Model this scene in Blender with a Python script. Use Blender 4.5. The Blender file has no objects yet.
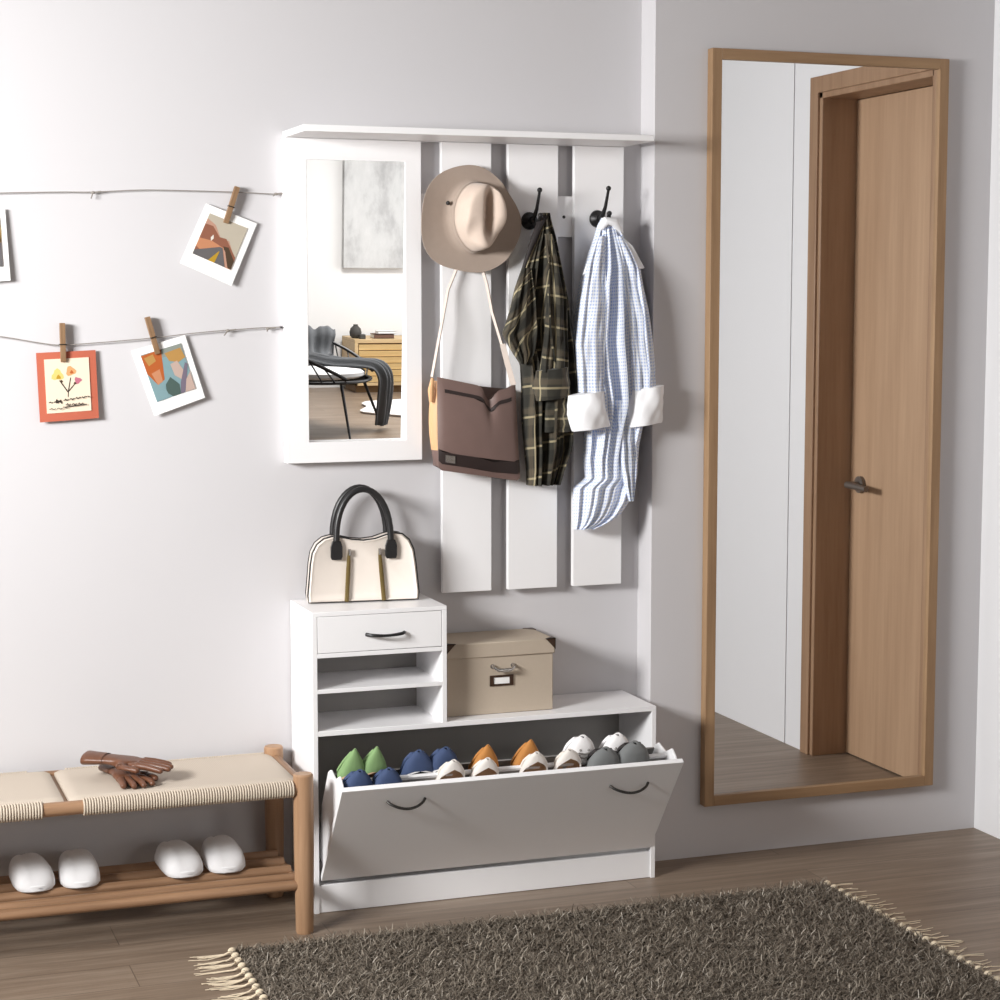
import bpy, math, random
import numpy as np
from mathutils import Vector, Matrix
random.seed(7); rng = np.random.default_rng(7)
sc = bpy.context.scene
COL = sc.collection
PI = math.pi

# ------------------------------------------------------------------ camera
CX, CY, CZ, YAW, PITCH, FPX = -1.1274, -4.6948, 1.4764, 0.3442, -0.1015, 1947.95
FW = Vector((math.sin(YAW)*math.cos(PITCH), math.cos(YAW)*math.cos(PITCH), math.sin(PITCH)))
RT = Vector((math.cos(YAW), -math.sin(YAW), 0)); UP = RT.cross(FW)
CAM = Vector((CX, CY, CZ))
cd = bpy.data.cameras.new('camera'); co = bpy.data.objects.new('camera', cd); COL.objects.link(co)
cd.sensor_width = 36; cd.lens = FPX/1000*36; cd.clip_start = 0.05; cd.clip_end = 100
m3 = Matrix((RT, UP, -FW)).transposed()
co.matrix_world = Matrix.Translation(CAM) @ m3.to_4x4()
sc.camera = co

def ray(px, py): return FW + RT*((px-500)/FPX) + UP*((500-py)/FPX)
def W(px, py, y=0.0):
    """point of the room at real depth y, measured on the photograph"""
    d = ray(px, py); t = (y-CAM.y)/d.y; return CAM + d*t
def WZ(px, py, z=0.0):
    d = ray(px, py); t = (z-CAM.z)/d.z; return CAM + d*t
def WP(px, py, P0, n):
    d = ray(px, py); t = ((P0-CAM).dot(n))/d.dot(n); return CAM + d*t

# ------------------------------------------------------------------ materials
def srgb(r, g, b):
    f = lambda c: (c/255/12.92) if c/255 <= .04045 else ((c/255+.055)/1.055)**2.4
    return (f(r), f(g), f(b), 1)
class NT:
    def __init__(s, name):
        s.m = bpy.data.materials.new(name); s.m.use_nodes = True; s.t = s.m.node_tree
        s.b = s.t.nodes['Principled BSDF']
    def n(s, typ, **kw):
        nd = s.t.nodes.new(typ)
        for k, v in kw.items():
            if k.startswith('i_'):
                key = k[2:]; key = int(key) if key.isdigit() else key.replace('_', ' ')
                nd.inputs[key].default_value = v
            else: setattr(nd, k, v)
        return nd
    def l(s, a, b): s.t.links.new(a, b)
    def math(s, op, a, b=None, c=None):
        nd = s.n('ShaderNodeMath', operation=op)
        for i, v in enumerate((a, b, c)):
            if v is None: continue
            if isinstance(v, (int, float)): nd.inputs[i].default_value = v
            else: s.l(v, nd.inputs[i])
        return nd.outputs[0]
    def mix(s, f, a, b):
        nd = s.n('ShaderNodeMix', data_type='RGBA')
        for i, v in ((0, f), (6, a), (7, b)):
            if isinstance(v, (int, float)): nd.inputs[i].default_value = v
            elif isinstance(v, tuple): nd.inputs[i].default_value = v
            else: s.l(v, nd.inputs[i])
        return nd.outputs[2]
    def coord(s, which='Object', scale=(1, 1, 1), rot=(0, 0, 0)):
        tc = s.n('ShaderNodeTexCoord'); mp = s.n('ShaderNodeMapping')
        mp.inputs['Scale'].default_value = scale; mp.inputs['Rotation'].default_value = rot
        s.l(tc.outputs[which], mp.inputs[0]); return mp.outputs[0]
    def noise(s, vec, scale, detail=4, rough=.55):
        nd = s.n('ShaderNodeTexNoise'); nd.inputs['Scale'].default_value = scale
        nd.inputs['Detail'].default_value = detail; nd.inputs['Roughness'].default_value = rough
        s.l(vec, nd.inputs['Vector']); return nd.outputs['Fac']
    def ramp(s, f, stops):
        nd = s.n('ShaderNodeValToRGB'); e = nd.color_ramp.elements
        while len(e) < len(stops): e.new(.5)
        for k, (p, c) in enumerate(stops): e[k].position = p; e[k].color = c
        s.l(f, nd.inputs[0]); return nd.outputs[0]
    def bump(s, h, strength=.2, dist=.002):
        nd = s.n('ShaderNodeBump'); nd.inputs['Strength'].default_value = strength; nd.inputs['Distance'].default_value = dist
        s.l(h, nd.inputs['Height']); s.l(nd.outputs[0], s.b.inputs['Normal'])
    def set(s, **kw):
        for k, v in kw.items():
            key = {'rough': 'Roughness', 'metal': 'Metallic', 'color': 'Base Color', 'spec': 'Specular IOR Level',
                   'sheen': 'Sheen Weight', 'coat': 'Coat Weight', 'trans': 'Transmission Weight'}[k]
            if isinstance(v, (int, float, tuple)): s.b.inputs[key].default_value = v
            else: s.l(v, s.b.inputs[key])
        return s
def dim(c, k): return (c[0]*k, c[1]*k, c[2]*k, 1)
def plain(name, c, rough=.5, var=.04, scale=30, metal=0., bump=0., spec=.5, sheen=0.):
    t = NT(name); v = t.coord(); nz = t.noise(v, scale)
    t.set(color=t.mix(nz, dim(c, 1-var), dim(c, 1+var)), rough=rough, metal=metal, spec=spec, sheen=sheen)
    if bump: t.bump(t.noise(v, scale*8, 3), bump, .002)
    return t.m
def wood(name, c1, c2, axis='x', rough=.45, sc_=1.0, bump=.06):
    t = NT(name); s = {'x': (1.2, 22, 22), 'y': (22, 1.2, 22), 'z': (22, 22, 1.2)}[axis]
    v = t.coord('Object', tuple(k*sc_ for k in s)); a = t.noise(v, 1.6, 6, .6); b = t.noise(v, 7, 4, .6)
    f = t.math('ADD', t.math('MULTIPLY', a, .75), t.math('MULTIPLY', b, .25))
    t.set(color=t.ramp(f, [(.3, c1), (.68, c2)]), rough=rough); t.bump(f, bump, .002); return t.m

M = {}
M['wall'] = plain('wall_paint', srgb(205, 203, 205), .75, .012, 3, bump=.03, spec=.25)
M['wall_grey'] = plain('wall_paint_grey', srgb(208, 207, 208), .75, .012, 3, bump=.03, spec=.25)
M['ceiling'] = plain('ceiling_paint', srgb(146, 144, 142), .8, .01, 3)  # unseen ceiling, darkened to cut bounced light
M['wall_dark'] = plain('wall_paint_low_bounce', srgb(120, 116, 112), .8, .02, 3)  # for unseen walls, kept dark so they bounce less fill
M['wall_white'] = plain('wall_paint_white', srgb(240, 240, 240), .8, .01, 3)
M['white'] = plain('white_laminate', srgb(243, 242, 243), .38, .008, 12, spec=.4)
M['panel'] = plain('white_door_panel', srgb(236, 236, 238), .4, .008, 8, spec=.4)
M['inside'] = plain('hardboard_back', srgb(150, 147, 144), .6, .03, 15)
M['oak'] = wood('oak_frame', srgb(136, 106, 76), srgb(168, 136, 102), 'z', .5)
M['oak_x'] = wood('oak_frame_x', srgb(136, 106, 76), srgb(168, 136, 102), 'x', .5)
M['door_oak'] = wood('door_oak', srgb(166, 134, 106), srgb(190, 158, 128), 'z', .45, .5)
M['casing_oak'] = wood('casing_oak', srgb(142, 110, 84), srgb(170, 138, 110), 'z', .45, .7)
M['bench_wood_x'] = wood('bench_wood_x', srgb(116, 86, 62), srgb(170, 133, 102), 'x', .45)
M['bench_wood_z'] = wood('bench_wood_z', srgb(152, 116, 86), srgb(186, 150, 118), 'z', .45)
M['bench_wood_y'] = wood('bench_wood_y', srgb(116, 86, 62), srgb(166, 130, 100), 'y', .45)
M['pin'] = wood('clothespin_wood', srgb(116, 88, 62), srgb(150, 118, 86), 'z', .6, 4)
M['black'] = plain('black_leather', srgb(30, 29, 30), .38, .15, 80, bump=.1)
M['iron'] = plain('black_iron', srgb(38, 37, 38), .42, .1, 60, metal=.4)
M['handle'] = plain('dark_handle_metal', srgb(70, 68, 66), .35, .05, 60, metal=.8)
M['bronze'] = plain('bronze_corner', srgb(70, 50, 38), .4, .15, 90, metal=.5)
M['chrome'] = plain('brushed_chrome', srgb(190, 186, 182), .25, .03, 90, metal=.9)
M['chrome_dark'] = plain('satin_nickel', srgb(128, 120, 114), .4, .03, 90, metal=.6)
M['gold'] = plain('gold_zip', srgb(122, 104, 62), .35, .15, 200, metal=.6)
M['cream'] = plain('cream_leather', srgb(232, 222, 212), .5, .02, 25, bump=.05)
M['box'] = plain('beige_linen_box', srgb(186, 172, 155), .8, .03, 140, bump=.12, spec=.2)
M['paper'] = plain('white_paper', srgb(246, 245, 243), .7, .01, 20, spec=.2)
M['felt'] = plain('grey_felt', srgb(168, 152, 140), .9, .05, 60, bump=.1, spec=.1, sheen=.2)
M['felt_light'] = plain('pale_felt', srgb(206, 188, 174), .9, .05, 60, bump=.1, spec=.1, sheen=.2)
M['bag'] = plain('brown_bag_leather', srgb(114, 92, 86), .5, .08, 30, bump=.1)
M['bag_tan'] = plain('tan_gusset', srgb(214, 168, 122), .5, .05, 40)
M['bag_dark'] = plain('dark_brown_band', srgb(40, 28, 26), .5, .1, 60)
M['strap'] = plain('pale_strap', srgb(214, 200, 190), .6, .04, 100)
M['glove'] = plain('brown_glove_leather', srgb(104, 66, 46), .38, .18, 40, bump=.25)
M['slipper'] = plain('white_slipper_terry', srgb(238, 237, 238), .8, .02, 150, bump=.15, spec=.2)
M['twine'] = plain('grey_twine', srgb(140, 134, 128), .9, .2, 300)
M['fringe'] = plain('cream_fringe', srgb(226, 210, 184), .9, .08, 120, spec=.1)
M['terracotta'] = plain('terracotta_card', srgb(184, 100, 78), .8, .03, 40, spec=.2)
M['creamcard'] = plain('cream_card', srgb(228, 212, 190), .8, .02, 40, spec=.2)
M['cord'] = plain('paper_cord', srgb(200, 187, 170), .8, .06, 200, bump=.1, spec=.2)
M['sole'] = plain('pale_sole', srgb(226, 220, 210), .6, .03, 60)
M['darksole'] = plain('dark_lining', srgb(40, 34, 34), .7, .05, 60)
def flat(name, r, g, b): 
    M[name] = plain(name, srgb(r, g, b), .75, .03, 60, spec=.2)

def mirror_mat():
    t = NT('mirror_glass'); t.set(color=(.93, .935, .94, 1), metal=1.0, rough=.0); return t.m
M['mirror'] = mirror_mat()

def floor_mat():
    t = NT('floor_planks'); tc = t.n('ShaderNodeTexCoord')
    br = t.n('ShaderNodeTexBrick'); br.offset = .37; br.squash = 1
    for k, v in dict(Scale=1., Mortar_Size=.0014, Mortar_Smooth=.3, Bias=0., Brick_Width=1.3, Row_Height=.145).items():
        br.inputs[k.replace('_', ' ')].default_value = v
    br.inputs['Color1'].default_value = (.25, .25, .25, 1); br.inputs['Color2'].default_value = (.8, .8, .8, 1); br.inputs['Mortar'].default_value = (0, 0, 0, 1)
    t.l(tc.outputs['Object'], br.inputs['Vector'])
    mp = t.n('ShaderNodeMapping'); mp.inputs['Scale'].default_value = (1.1, 18, 18)
    ad = t.n('ShaderNodeVectorMath', operation='ADD'); t.l(tc.outputs['Object'], ad.inputs[0])
    cb = t.n('ShaderNodeVectorMath', operation='SCALE'); cb.inputs['Scale'].default_value = 7.; t.l(br.outputs['Color'], cb.inputs[0]); t.l(cb.outputs[0], ad.inputs[1])
    t.l(ad.outputs[0], mp.inputs[0])
    a = t.noise(mp.outputs[0], 1.5, 7, .62); b = t.noise(mp.outputs[0], 6, 4, .6)
    sep = t.n('ShaderNodeSeparateColor'); t.l(br.outputs['Color'], sep.inputs[0])
    f = t.math('ADD', t.math('ADD', t.math('MULTIPLY', a, .62), t.math('MULTIPLY', b, .2)), t.math('MULTIPLY', sep.outputs[0], .14))
    c = t.ramp(f, [(.28, srgb(106, 90, 76)), (.5, srgb(134, 117, 101)), (.72, srgb(160, 144, 128))])
    c = t.mix(t.math('MULTIPLY', br.outputs['Fac'], .55), c, srgb(84, 72, 62))
    t.set(color=c, rough=.42, spec=.35)
    h = t.math('SUBTRACT', t.math('MULTIPLY', f, .4), br.outputs['Fac']); t.bump(h, .15, .002)
    return t.m
M['floor'] = floor_mat()

def stripes(t, x, period, a, b):
    """1 where frac(x/period) lies between a and b"""
    fr = t.math('FRACT', t.math('DIVIDE', x, period))
    return t.math('MULTIPLY', t.math('GREATER_THAN', fr, a), t.math('LESS_THAN', fr, b))
def plaid_mat():
    t = NT('dark_plaid_flannel'); uv = t.n('ShaderNodeTexCoord'); sp = t.n('ShaderNodeSeparateXYZ'); t.l(uv.outputs['UV'], sp.inputs[0])
    u, v = sp.outputs[0], sp.outputs[1]; P = .078
    base = srgb(76, 72, 62)
    su, sv = stripes(t, u, P, .1, .5), stripes(t, v, P, .1, .5)
    c = t.mix(t.math('MULTIPLY', su, .55), base, srgb(30, 32, 30)); c = t.mix(t.math('MULTIPLY', sv, .55), c, srgb(34, 34, 32))
    bu, bv = stripes(t, u, P, .55, .72), stripes(t, v, P, .55, .72)
    c = t.mix(t.math('MULTIPLY', bu, .35), c, srgb(100, 88, 72)); c = t.mix(t.math('MULTIPLY', bv, .35), c, srgb(100, 88, 72))
    lu, lv = stripes(t, u, P, .8, .868), stripes(t, v, P, .8, .868)
    c = t.mix(t.math('MULTIPLY', lu, .5), c, srgb(200, 186, 150)); c = t.mix(t.math('MULTIPLY', lv, .5), c, srgb(200, 186, 150))
    t.set(color=c, rough=.8, spec=.2, sheen=.15); t.bump(t.noise(t.coord('Object'), 500, 2), .15, .001); return t.m
M['plaid'] = plaid_mat()
def gingham_mat():
    t = NT('blue_gingham'); uv = t.n('ShaderNodeTexCoord'); sp = t.n('ShaderNodeSeparateXYZ'); t.l(uv.outputs['UV'], sp.inputs[0])
    P = .0086; su, sv = stripes(t, sp.outputs[0], P, 0., .5), stripes(t, sp.outputs[1], P, 0., .5)
    f = t.math('MULTIPLY', t.math('ADD', su, sv), .5)
    c = t.ramp(f, [(0., srgb(248, 249, 252)), (.5, srgb(232, 237, 249)), (1., srgb(184, 202, 236))])
    t.set(color=c, rough=.75, spec=.2, sheen=.1); return t.m
M['gingham'] = gingham_mat()
M['cuff_white'] = plain('white_cotton', srgb(246, 246, 248), .8, .01, 100, spec=.2)
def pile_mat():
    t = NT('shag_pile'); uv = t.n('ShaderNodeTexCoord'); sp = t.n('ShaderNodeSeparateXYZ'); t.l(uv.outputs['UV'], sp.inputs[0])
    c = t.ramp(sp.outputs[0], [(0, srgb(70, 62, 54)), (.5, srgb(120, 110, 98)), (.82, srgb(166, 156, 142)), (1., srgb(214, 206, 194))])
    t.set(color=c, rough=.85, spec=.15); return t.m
M['pile'] = pile_mat()
def weave_mat(axis):
    t = NT('woven_cord_'+axis); v = t.coord('Object'); sp = t.n('ShaderNodeSeparateXYZ'); t.l(v, sp.inputs[0])
    x = sp.outputs[0 if axis == 'x' else 1]
    w = t.math('ABSOLUTE', t.math('SUBTRACT', t.math('FRACT', t.math('DIVIDE', x, .0042)), .5))
    c = t.mix(t.math('MULTIPLY', w, 1.2), srgb(202, 190, 176), srgb(180, 166, 150))
    t.set(color=c, rough=.75, spec=.25); t.bump(w, .25, .0012); return t.m
M['weave_x'] = weave_mat('x'); M['weave_y'] = weave_mat('y')
def art_mat():
    t = NT('pale_abstract_canvas'); v = t.coord('Object', (1.2, 1, .6)); a = t.noise(v, 3.2, 8, .65)
    t.set(color=t.ramp(a, [(.35, srgb(176, 176, 177)), (.5, srgb(206, 207, 207)), (.7, srgb(222, 222, 222))]), rough=.7); return t.m
M['art'] = art_mat()
M['throw'] = plain('grey_throw', srgb(92, 94, 97), .9, .12, 40, bump=.2, spec=.1, sheen=.2)
M['cushion'] = plain('white_cushion', srgb(240, 240, 240), .85, .02, 40)
M['sheepskin'] = plain('white_sheepskin', srgb(244, 242, 240), .95, .04, 90, bump=.4)
M['pine'] = wood('pine_board', srgb(206, 170, 112), srgb(234, 206, 150), 'x', .5)
M['pine_side'] = wood('pine_side', srgb(188, 160, 118), srgb(214, 186, 142), 'x', .5)
M['darkwood'] = plain('dark_gap_wood', srgb(120, 90, 52), .6, .1, 30)
M['stone'] = plain('charcoal_stone', srgb(70, 68, 66), .7, .12, 50)
M['book_brown'] = plain('brown_book_cloth', srgb(104, 76, 64), .7, .06, 50)

# ------------------------------------------------------------------ mesh builder
class MB:
    def __init__(s): s.v = []; s.f = []; s.mi = []; s.uv = []
    def add(s, vs, fs, mi=0, uvs=None):
        o = len(s.v); s.v += [tuple(p) for p in vs]
        for k, f in enumerate(fs):
            s.f.append(tuple(o+i for i in f)); s.mi.append(mi)
            s.uv.append([uvs[i] for i in f] if uvs else None)
        return s
    def box(s, x0, x1, y0, y1, z0, z1, mi=0):
        vs = [(x, y, z) for x in (x0, x1) for y in (y0, y1) for z in (z0, z1)]
        return s.add(vs, [(0, 1, 3, 2), (4, 6, 7, 5), (0, 4, 5, 1), (2, 3, 7, 6), (0, 2, 6, 4), (1, 5, 7, 3)], mi)
    def loft(s, rings, caps=True, closed=True, mi=0, uvs=None, mif=None):
        n = len(rings[0]); vs = [p for r in rings for p in r]; fs = []; ms = []
        for i in range(len(rings)-1):
            for j in range(n if closed else n-1):
                k = (j+1) % n; fs.append((i*n+j, i*n+k, (i+1)*n+k, (i+1)*n+j)); ms.append(mif(i, j) if mif else mi)
        o = len(s.v); s.v += [tuple(p) for p in vs]
        for f, m_ in zip(fs, ms):
            s.f.append(tuple(o+i for i in f)); s.mi.append(m_)
            if uvs:
                q = [uvs[i] for i in f]
                s.uv.append(q)
            else: s.uv.append(None)
        if caps and closed:
            s.f.append(tuple(o+i for i in reversed(range(n)))); s.mi.append(mi); s.uv.append([uvs[i] for i in reversed(range(n))] if uvs else None)
            b = (len(rings)-1)*n
            s.f.append(tuple(o+b+i for i in range(n))); s.mi.append(mi); s.uv.append([uvs[b+i] for i in range(n)] if uvs else None)
        return s
    def tube(s, pts, r, n=10, mi=0, closed=False, flatten=None):
        pts = [Vector(p) for p in pts]; L = len(pts); rs = r if isinstance(r, (list, tuple)) else [r]*L
        rings = []; prev = None
        for i in range(L):
            if closed: t = pts[(i+1) % L]-pts[i-1]
            else: t = pts[min(i+1, L-1)]-pts[max(i-1, 0)]
            t.normalize()
            if prev is None:
                a = Vector((0, 0, 1)) if abs(t.z) < .9 else Vector((1, 0, 0)); u = t.cross(a).normalized()
            else:
                u = (prev-t*prev.dot(t)).normalized()
            prev = u; w = t.cross(u)
            rings.append([pts[i]+(u*math.cos(2*PI*k/n)+w*math.sin(2*PI*k/n))*rs[i] for k in range(n)])
        if closed: rings.append(rings[0])
        return s.loft(rings, caps=not closed, mi=mi)
    def cyl(s, c, r, h, axis='z', n=24, mi=0):
        c = Vector(c); d = {'x': Vector((1, 0, 0)), 'y': Vector((0, 1, 0)), 'z': Vector((0, 0, 1))}[axis]
        return s.tube([c, c+d*h], r, n, mi)
    def ball(s, c, r, n=14, mi=0, sx=1, sy=1, sz=1):
        c = Vector(c); rings = []
        for i in range(n+1):
            a = PI*i/n; rr = max(math.sin(a), .02)
            rings.append([c+Vector((sx*r*rr*math.cos(2*PI*k/(2*n)), sy*r*rr*math.sin(2*PI*k/(2*n)), sz*r*math.cos(a))) for k in range(2*n)])
        return s.loft(rings[::-1], mi=mi)
    def lathe(s, c, prof, n=28, mi=0):
        c = Vector(c)
        return s.loft([[c+Vector((r*math.cos(2*PI*k/n), r*math.sin(2*PI*k/n), z)) for k in range(n)] for r, z in prof], mi=mi)
    def prism(s, pts, off, mi=0):
        """extrude a polygon (list of 3D points) by the vector off"""
        n = len(pts); pts = [Vector(p) for p in pts]; off = Vector(off)
        return s.add(pts+[p+off for p in pts], [tuple(range(n))[::-1], tuple(range(n, 2*n))]+[(i, (i+1) % n, n+(i+1) % n, n+i) for i in range(n)], mi)

def world_loc(o):
    l = Vector((0, 0, 0))
    while o is not None: l += o.location; o = o.parent
    return l
def obj(name, mb, mats, parent=None, smooth=True, bevel=0, local=False, sub=0, seg=2, angle=35, kind=None, label=None):
    me = bpy.data.meshes.new(name); me.from_pydata(mb.v, [], mb.f)
    if not isinstance(mats, (list, tuple)): mats = [mats]
    for m in mats: me.materials.append(M[m] if isinstance(m, str) else m)
    me.polygons.foreach_set('material_index', mb.mi)
    if any(u is not None for u in mb.uv):
        ul = me.uv_layers.new(name='UVMap'); flat_ = []
        for f, u in zip(mb.f, mb.uv): flat_ += [c for q in (u or [(0, 0)]*len(f)) for c in q]
        ul.data.foreach_set('uv', flat_)
    me.validate(); me.update()
    import bmesh
    bm = bmesh.new(); bm.from_mesh(me); bmesh.ops.recalc_face_normals(bm, faces=bm.faces); bm.to_mesh(me); bm.free()
    if smooth:
        me.polygons.foreach_set('use_smooth', [True]*len(me.polygons))
        if angle: me.set_sharp_from_angle(angle=math.radians(angle))
    o = bpy.data.objects.new(name, me); COL.objects.link(o)
    if parent is not None:
        o.parent = parent
        if not local: o.location = -world_loc(parent)
    if bevel:
        b = o.modifiers.new('bevel', 'BEVEL'); b.width = bevel; b.segments = seg; b.limit_method = 'ANGLE'; b.angle_limit = math.radians(40); b.harden_normals = False
    if sub:
        b = o.modifiers.new('sub', 'SUBSURF'); b.levels = sub; b.render_levels = sub
    if kind: o['kind'] = kind
    if label: o['label'] = label
    return o
def thing(name, label, cat, loc=(0, 0, 0), rz=0, group=None):
    o = bpy.data.objects.new(name, None); COL.objects.link(o); o.location = loc; o.rotation_euler = (0, 0, rz)
    o.empty_display_size = .05
    o['label'] = label; o['category'] = cat
    if group: o['group'] = group
    return o
def tag(o, label, cat, group=None):
    o['label'] = label; o['category'] = cat
    if group: o['group'] = group
    return o
def struct(name, mb, mat, parent=None, bevel=0, label=None):
    o = obj(name, mb, mat, parent, smooth=bool(bevel), bevel=bevel)
    o['kind'] = 'structure'
    if label: o['label'] = label
    return o
def copy_thing(root, label):
    r = root.copy(); COL.objects.link(r); r['label'] = label
    for ch in list(root.children):
        c = ch.copy(); COL.objects.link(c); c.parent = r
        for g_ in list(ch.children):
            d = g_.copy(); COL.objects.link(d); d.parent = c
    return r

# ------------------------------------------------------------------ fitted layout (metres)
D, WT, HT, HS, WC = .2217, .338, .738, .449, .9
MY, XR, XW = -.0876, .9435, 1.945           # jutting wall plane, its left corner, right wall
SY = -.034                                   # front of slats and mirror panel
ZT, SD = 1.8716, .2161                       # underside and depth of the top shelf
YEND, XF, CEIL = -11.15, 5.6, 2.75           # rear wall, far right wall, ceiling

# ================================================================== SETTING
struct('floor', MB().box(-2.9, XF+.2, YEND-.2, .2, -.1, 0), 'floor', label='grey brown wood plank floor')
struct('ceiling', MB().box(-2.9, XF+.2, YEND-.2, .2, CEIL, CEIL+.1), 'ceiling')
struct('wall_back', MB().box(-2.9, XR+.02, 0, .2, 0, CEIL), 'wall', label='pale grey wall behind the hall furniture')
struct('wall_mirror', MB().box(XR, XW+.3, MY, .2, 0, CEIL), 'wall', label='grey wall jutting forward behind the tall mirror')
wr = MB()
DY0, DY1, DZ = -1.075, -.40, 2.135           # door opening in the right wall
wr.box(XW+.012, XW+.2, DY1, MY+.05, 0, CEIL); wr.box(XW+.012, XW+.2, DY0, DY1, DZ, CEIL); wr.box(XW+.012, XW+.2, -3.1, DY0, 0, CEIL)
struct('wall_right', wr, 'wall', label='white wall with the oak door at the right')
# smooth white wall panels with a dark shadow gap
struct('trim_1', MB().box(XW, XW+.012, -1.251, DY0-.0, 0, CEIL), 'panel')
struct('trim_2', MB().box(XW, XW+.012, -3.1, -1.258, 0, CEIL), 'panel')
tr = MB(); tr.box(XW, XW+.012, DY1, MY, 0, CEIL); tr.box(XW, XW+.012, DY0, DY1, DZ, CEIL)
struct('trim_3', tr, 'panel')
struct('wall_partition', MB().box(XW, XF+.2, -3.3, -3.1, 0, CEIL), 'wall_dark')
struct('wall_rear', MB().box(-2.9, XF+.2, YEND-.2, YEND, 0, CEIL), 'wall_white', label='white wall seen in the small mirror')
# left wall with two windows (second added for fill), far right wall with one
def wall_x(name, x0, x1, ya, yb, wins):
    m = MB(); y = ya
    for (w0, w1, z0, z1) in sorted(wins):
        m.box(x0, x1, y, w0, 0, CEIL); m.box(x0, x1, w0, w1, 0, z0); m.box(x0, x1, w0, w1, z1, CEIL); y = w1
    m.box(x0, x1, y, yb, 0, CEIL); struct(name, m, 'wall_dark' if name == 'wall_left' else 'wall')
WL = [(-3.3, -1.0, .75, 2.45), (-8.2, -5.2, .75, 2.45)]
WRr = [(-10.4, -6.4, .6, 2.45)]
wall_x('wall_left', -2.9, -2.7, YEND-.2, .2, WL)
wall_x('wall_far_right', XF, XF+.2, YEND-.2, -3.1, WRr)
k = 1
for xc, wins in ((-2.82, WL), (XF+.12, WRr)):
    for (w0, w1, z0, z1) in wins:
        f = MB(); t_ = .05
        f.box(xc-.03, xc+.03, w0, w0+t_, z0, z1); f.box(xc-.03, xc+.03, w1-t_, w1, z0, z1)
        f.box(xc-.03, xc+.03, w0, w1, z0, z0+t_); f.box(xc-.03, xc+.03, w0, w1, z1-t_, z1); f.box(xc-.03, xc+.03, (w0+w1)/2-.025, (w0+w1)/2+.025, z0, z1)
        struct('window_%d' % k, f, 'white'); k += 1

# door in the right wall (seen in the tall mirror)
dr = MB()
LX = 2.062
dr.box(LX, LX+.04, DY0+.022, DY1-.022, .004, DZ-.022)
door = struct('door_1', dr, 'door_oak', bevel=.002, label='oak door seen in the tall mirror')
cs = MB(); cw = .05
for (a, b) in ((DY0-cw, DY0+.002), (DY1-.002, DY1+cw)): cs.box(XW-.014, XW+.002, a, b, 0, DZ+cw)
cs.box(XW-.014, XW+.002, DY0, DY1, DZ-.002, DZ+cw)
for (a, b) in ((DY0-.004, DY0+.02), (DY1-.02, DY1+.004)): cs.box(XW-.006, XW+.2, a, b, 0, DZ+.004)
cs.box(XW-.006, XW+.2, DY0, DY1, DZ-.02, DZ+.004)
for (a, b) in ((DY0+.018, DY0+.03), (DY1-.03, DY1-.018)): cs.box(LX+.042, LX+.06, a, b, 0, DZ)
cas = obj('door_frame', cs, 'casing_oak', door, bevel=.0025)
h = MB(); hy, hz = DY0+.092, .893
h.tube([(LX, hy, hz), (LX-.012, hy, hz)], .027, 24); h.tube([(LX-.01, hy, hz), (LX-.05, hy, hz)], .011, 14)
h.tube([(LX-.046, hy-.012, hz), (LX-.05, hy+.02, hz), (LX-.05, hy+.115, hz-.004)], [.011, .011, .009], 14)
obj('door_handle', h, 'chrome_dark', door)

# ================================================================== COAT RACK
rack = thing('coat_rack', 'white wall coat rack with top shelf, small mirror and three slats', 'coat rack', (.44, SY, HT))
st = .0155
obj('top_shelf', MB().box(-.0064, .884, -SD, -.001, ZT, ZT+st), 'white', rack, bevel=.0012)
pl, pr_, pb = -.0104, .3357, 1.0808
g0, g1, gz0, gz1 = .045, .2945, 1.132, 1.8195
fr = MB(); yb, yf = -.001, SY
outer = [(pl, pb), (pr_, pb), (pr_, ZT-.0008), (pl, ZT-.0008)]; inner = [(g0, gz0), (g1, gz0), (g1, gz1), (g0, gz1)]
vs = [(x, yf, z) for x, z in outer]+[(x, yf, z) for x, z in inner]+[(x, yb, z) for x, z in outer]+[(x, yb, z) for x, z in inner]
fs = []
for i in range(4):
    j = (i+1) % 4
    fs += [(i, j, 4+j, 4+i), (8+j, 8+i, 12+i, 12+j), (j, i, 8+i, 8+j), (4+i, 4+j, 12+j, 12+i)]
fr.add(vs, fs)
mp_ = obj('mirror_panel', fr, 'white', rack, bevel=.001)
tilt = .034; gm = MB()
zc = 1.4764; yg = lambda z: -.0205-(z-1.48)*tilt
gm.add([(g0-.003, yg(gz0-.003), gz0-.003), (g1+.003, yg(gz0-.003), gz0-.003), (g1+.003, yg(gz1+.003), gz1+.003), (g0-.003, yg(gz1+.003), gz1+.003),
        (g0-.003, yg(gz0-.003)+.003, gz0-.003), (g1+.003, yg(gz0-.003)+.003, gz0-.003), (g1+.003, yg(gz1+.003)+.003, gz1+.003), (g0-.003, yg(gz1+.003)+.003, gz1+.003)],
       [(0, 1, 2, 3), (7, 6, 5, 4), (0, 4, 5, 1), (1, 5, 6, 2), (2, 6, 7, 3), (3, 7, 4, 0)])
obj('mirror_glass', gm, 'mirror', mp_, smooth=False)
SB = .7397
SLX = [(.3889, .5203), (.5659, .7004), (.7452, .8813)]
for a, b in SLX:
    obj('slat', MB().box(a, b, SY, SY+.016, SB, ZT-.0008), 'white', rack, bevel=.001)
rl = obj('rail', MB().box(.3, .88, SY+.017, -.001, 1.641, 1.744), 'white', rack, bevel=.001)
sm = MB(); p = W(564, 217, SY+.016)
sm.cyl((p.x, SY+.0165, p.z), .0042, .002, 'y', 12)
obj('screw_hole', sm, 'black', rl)
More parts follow.
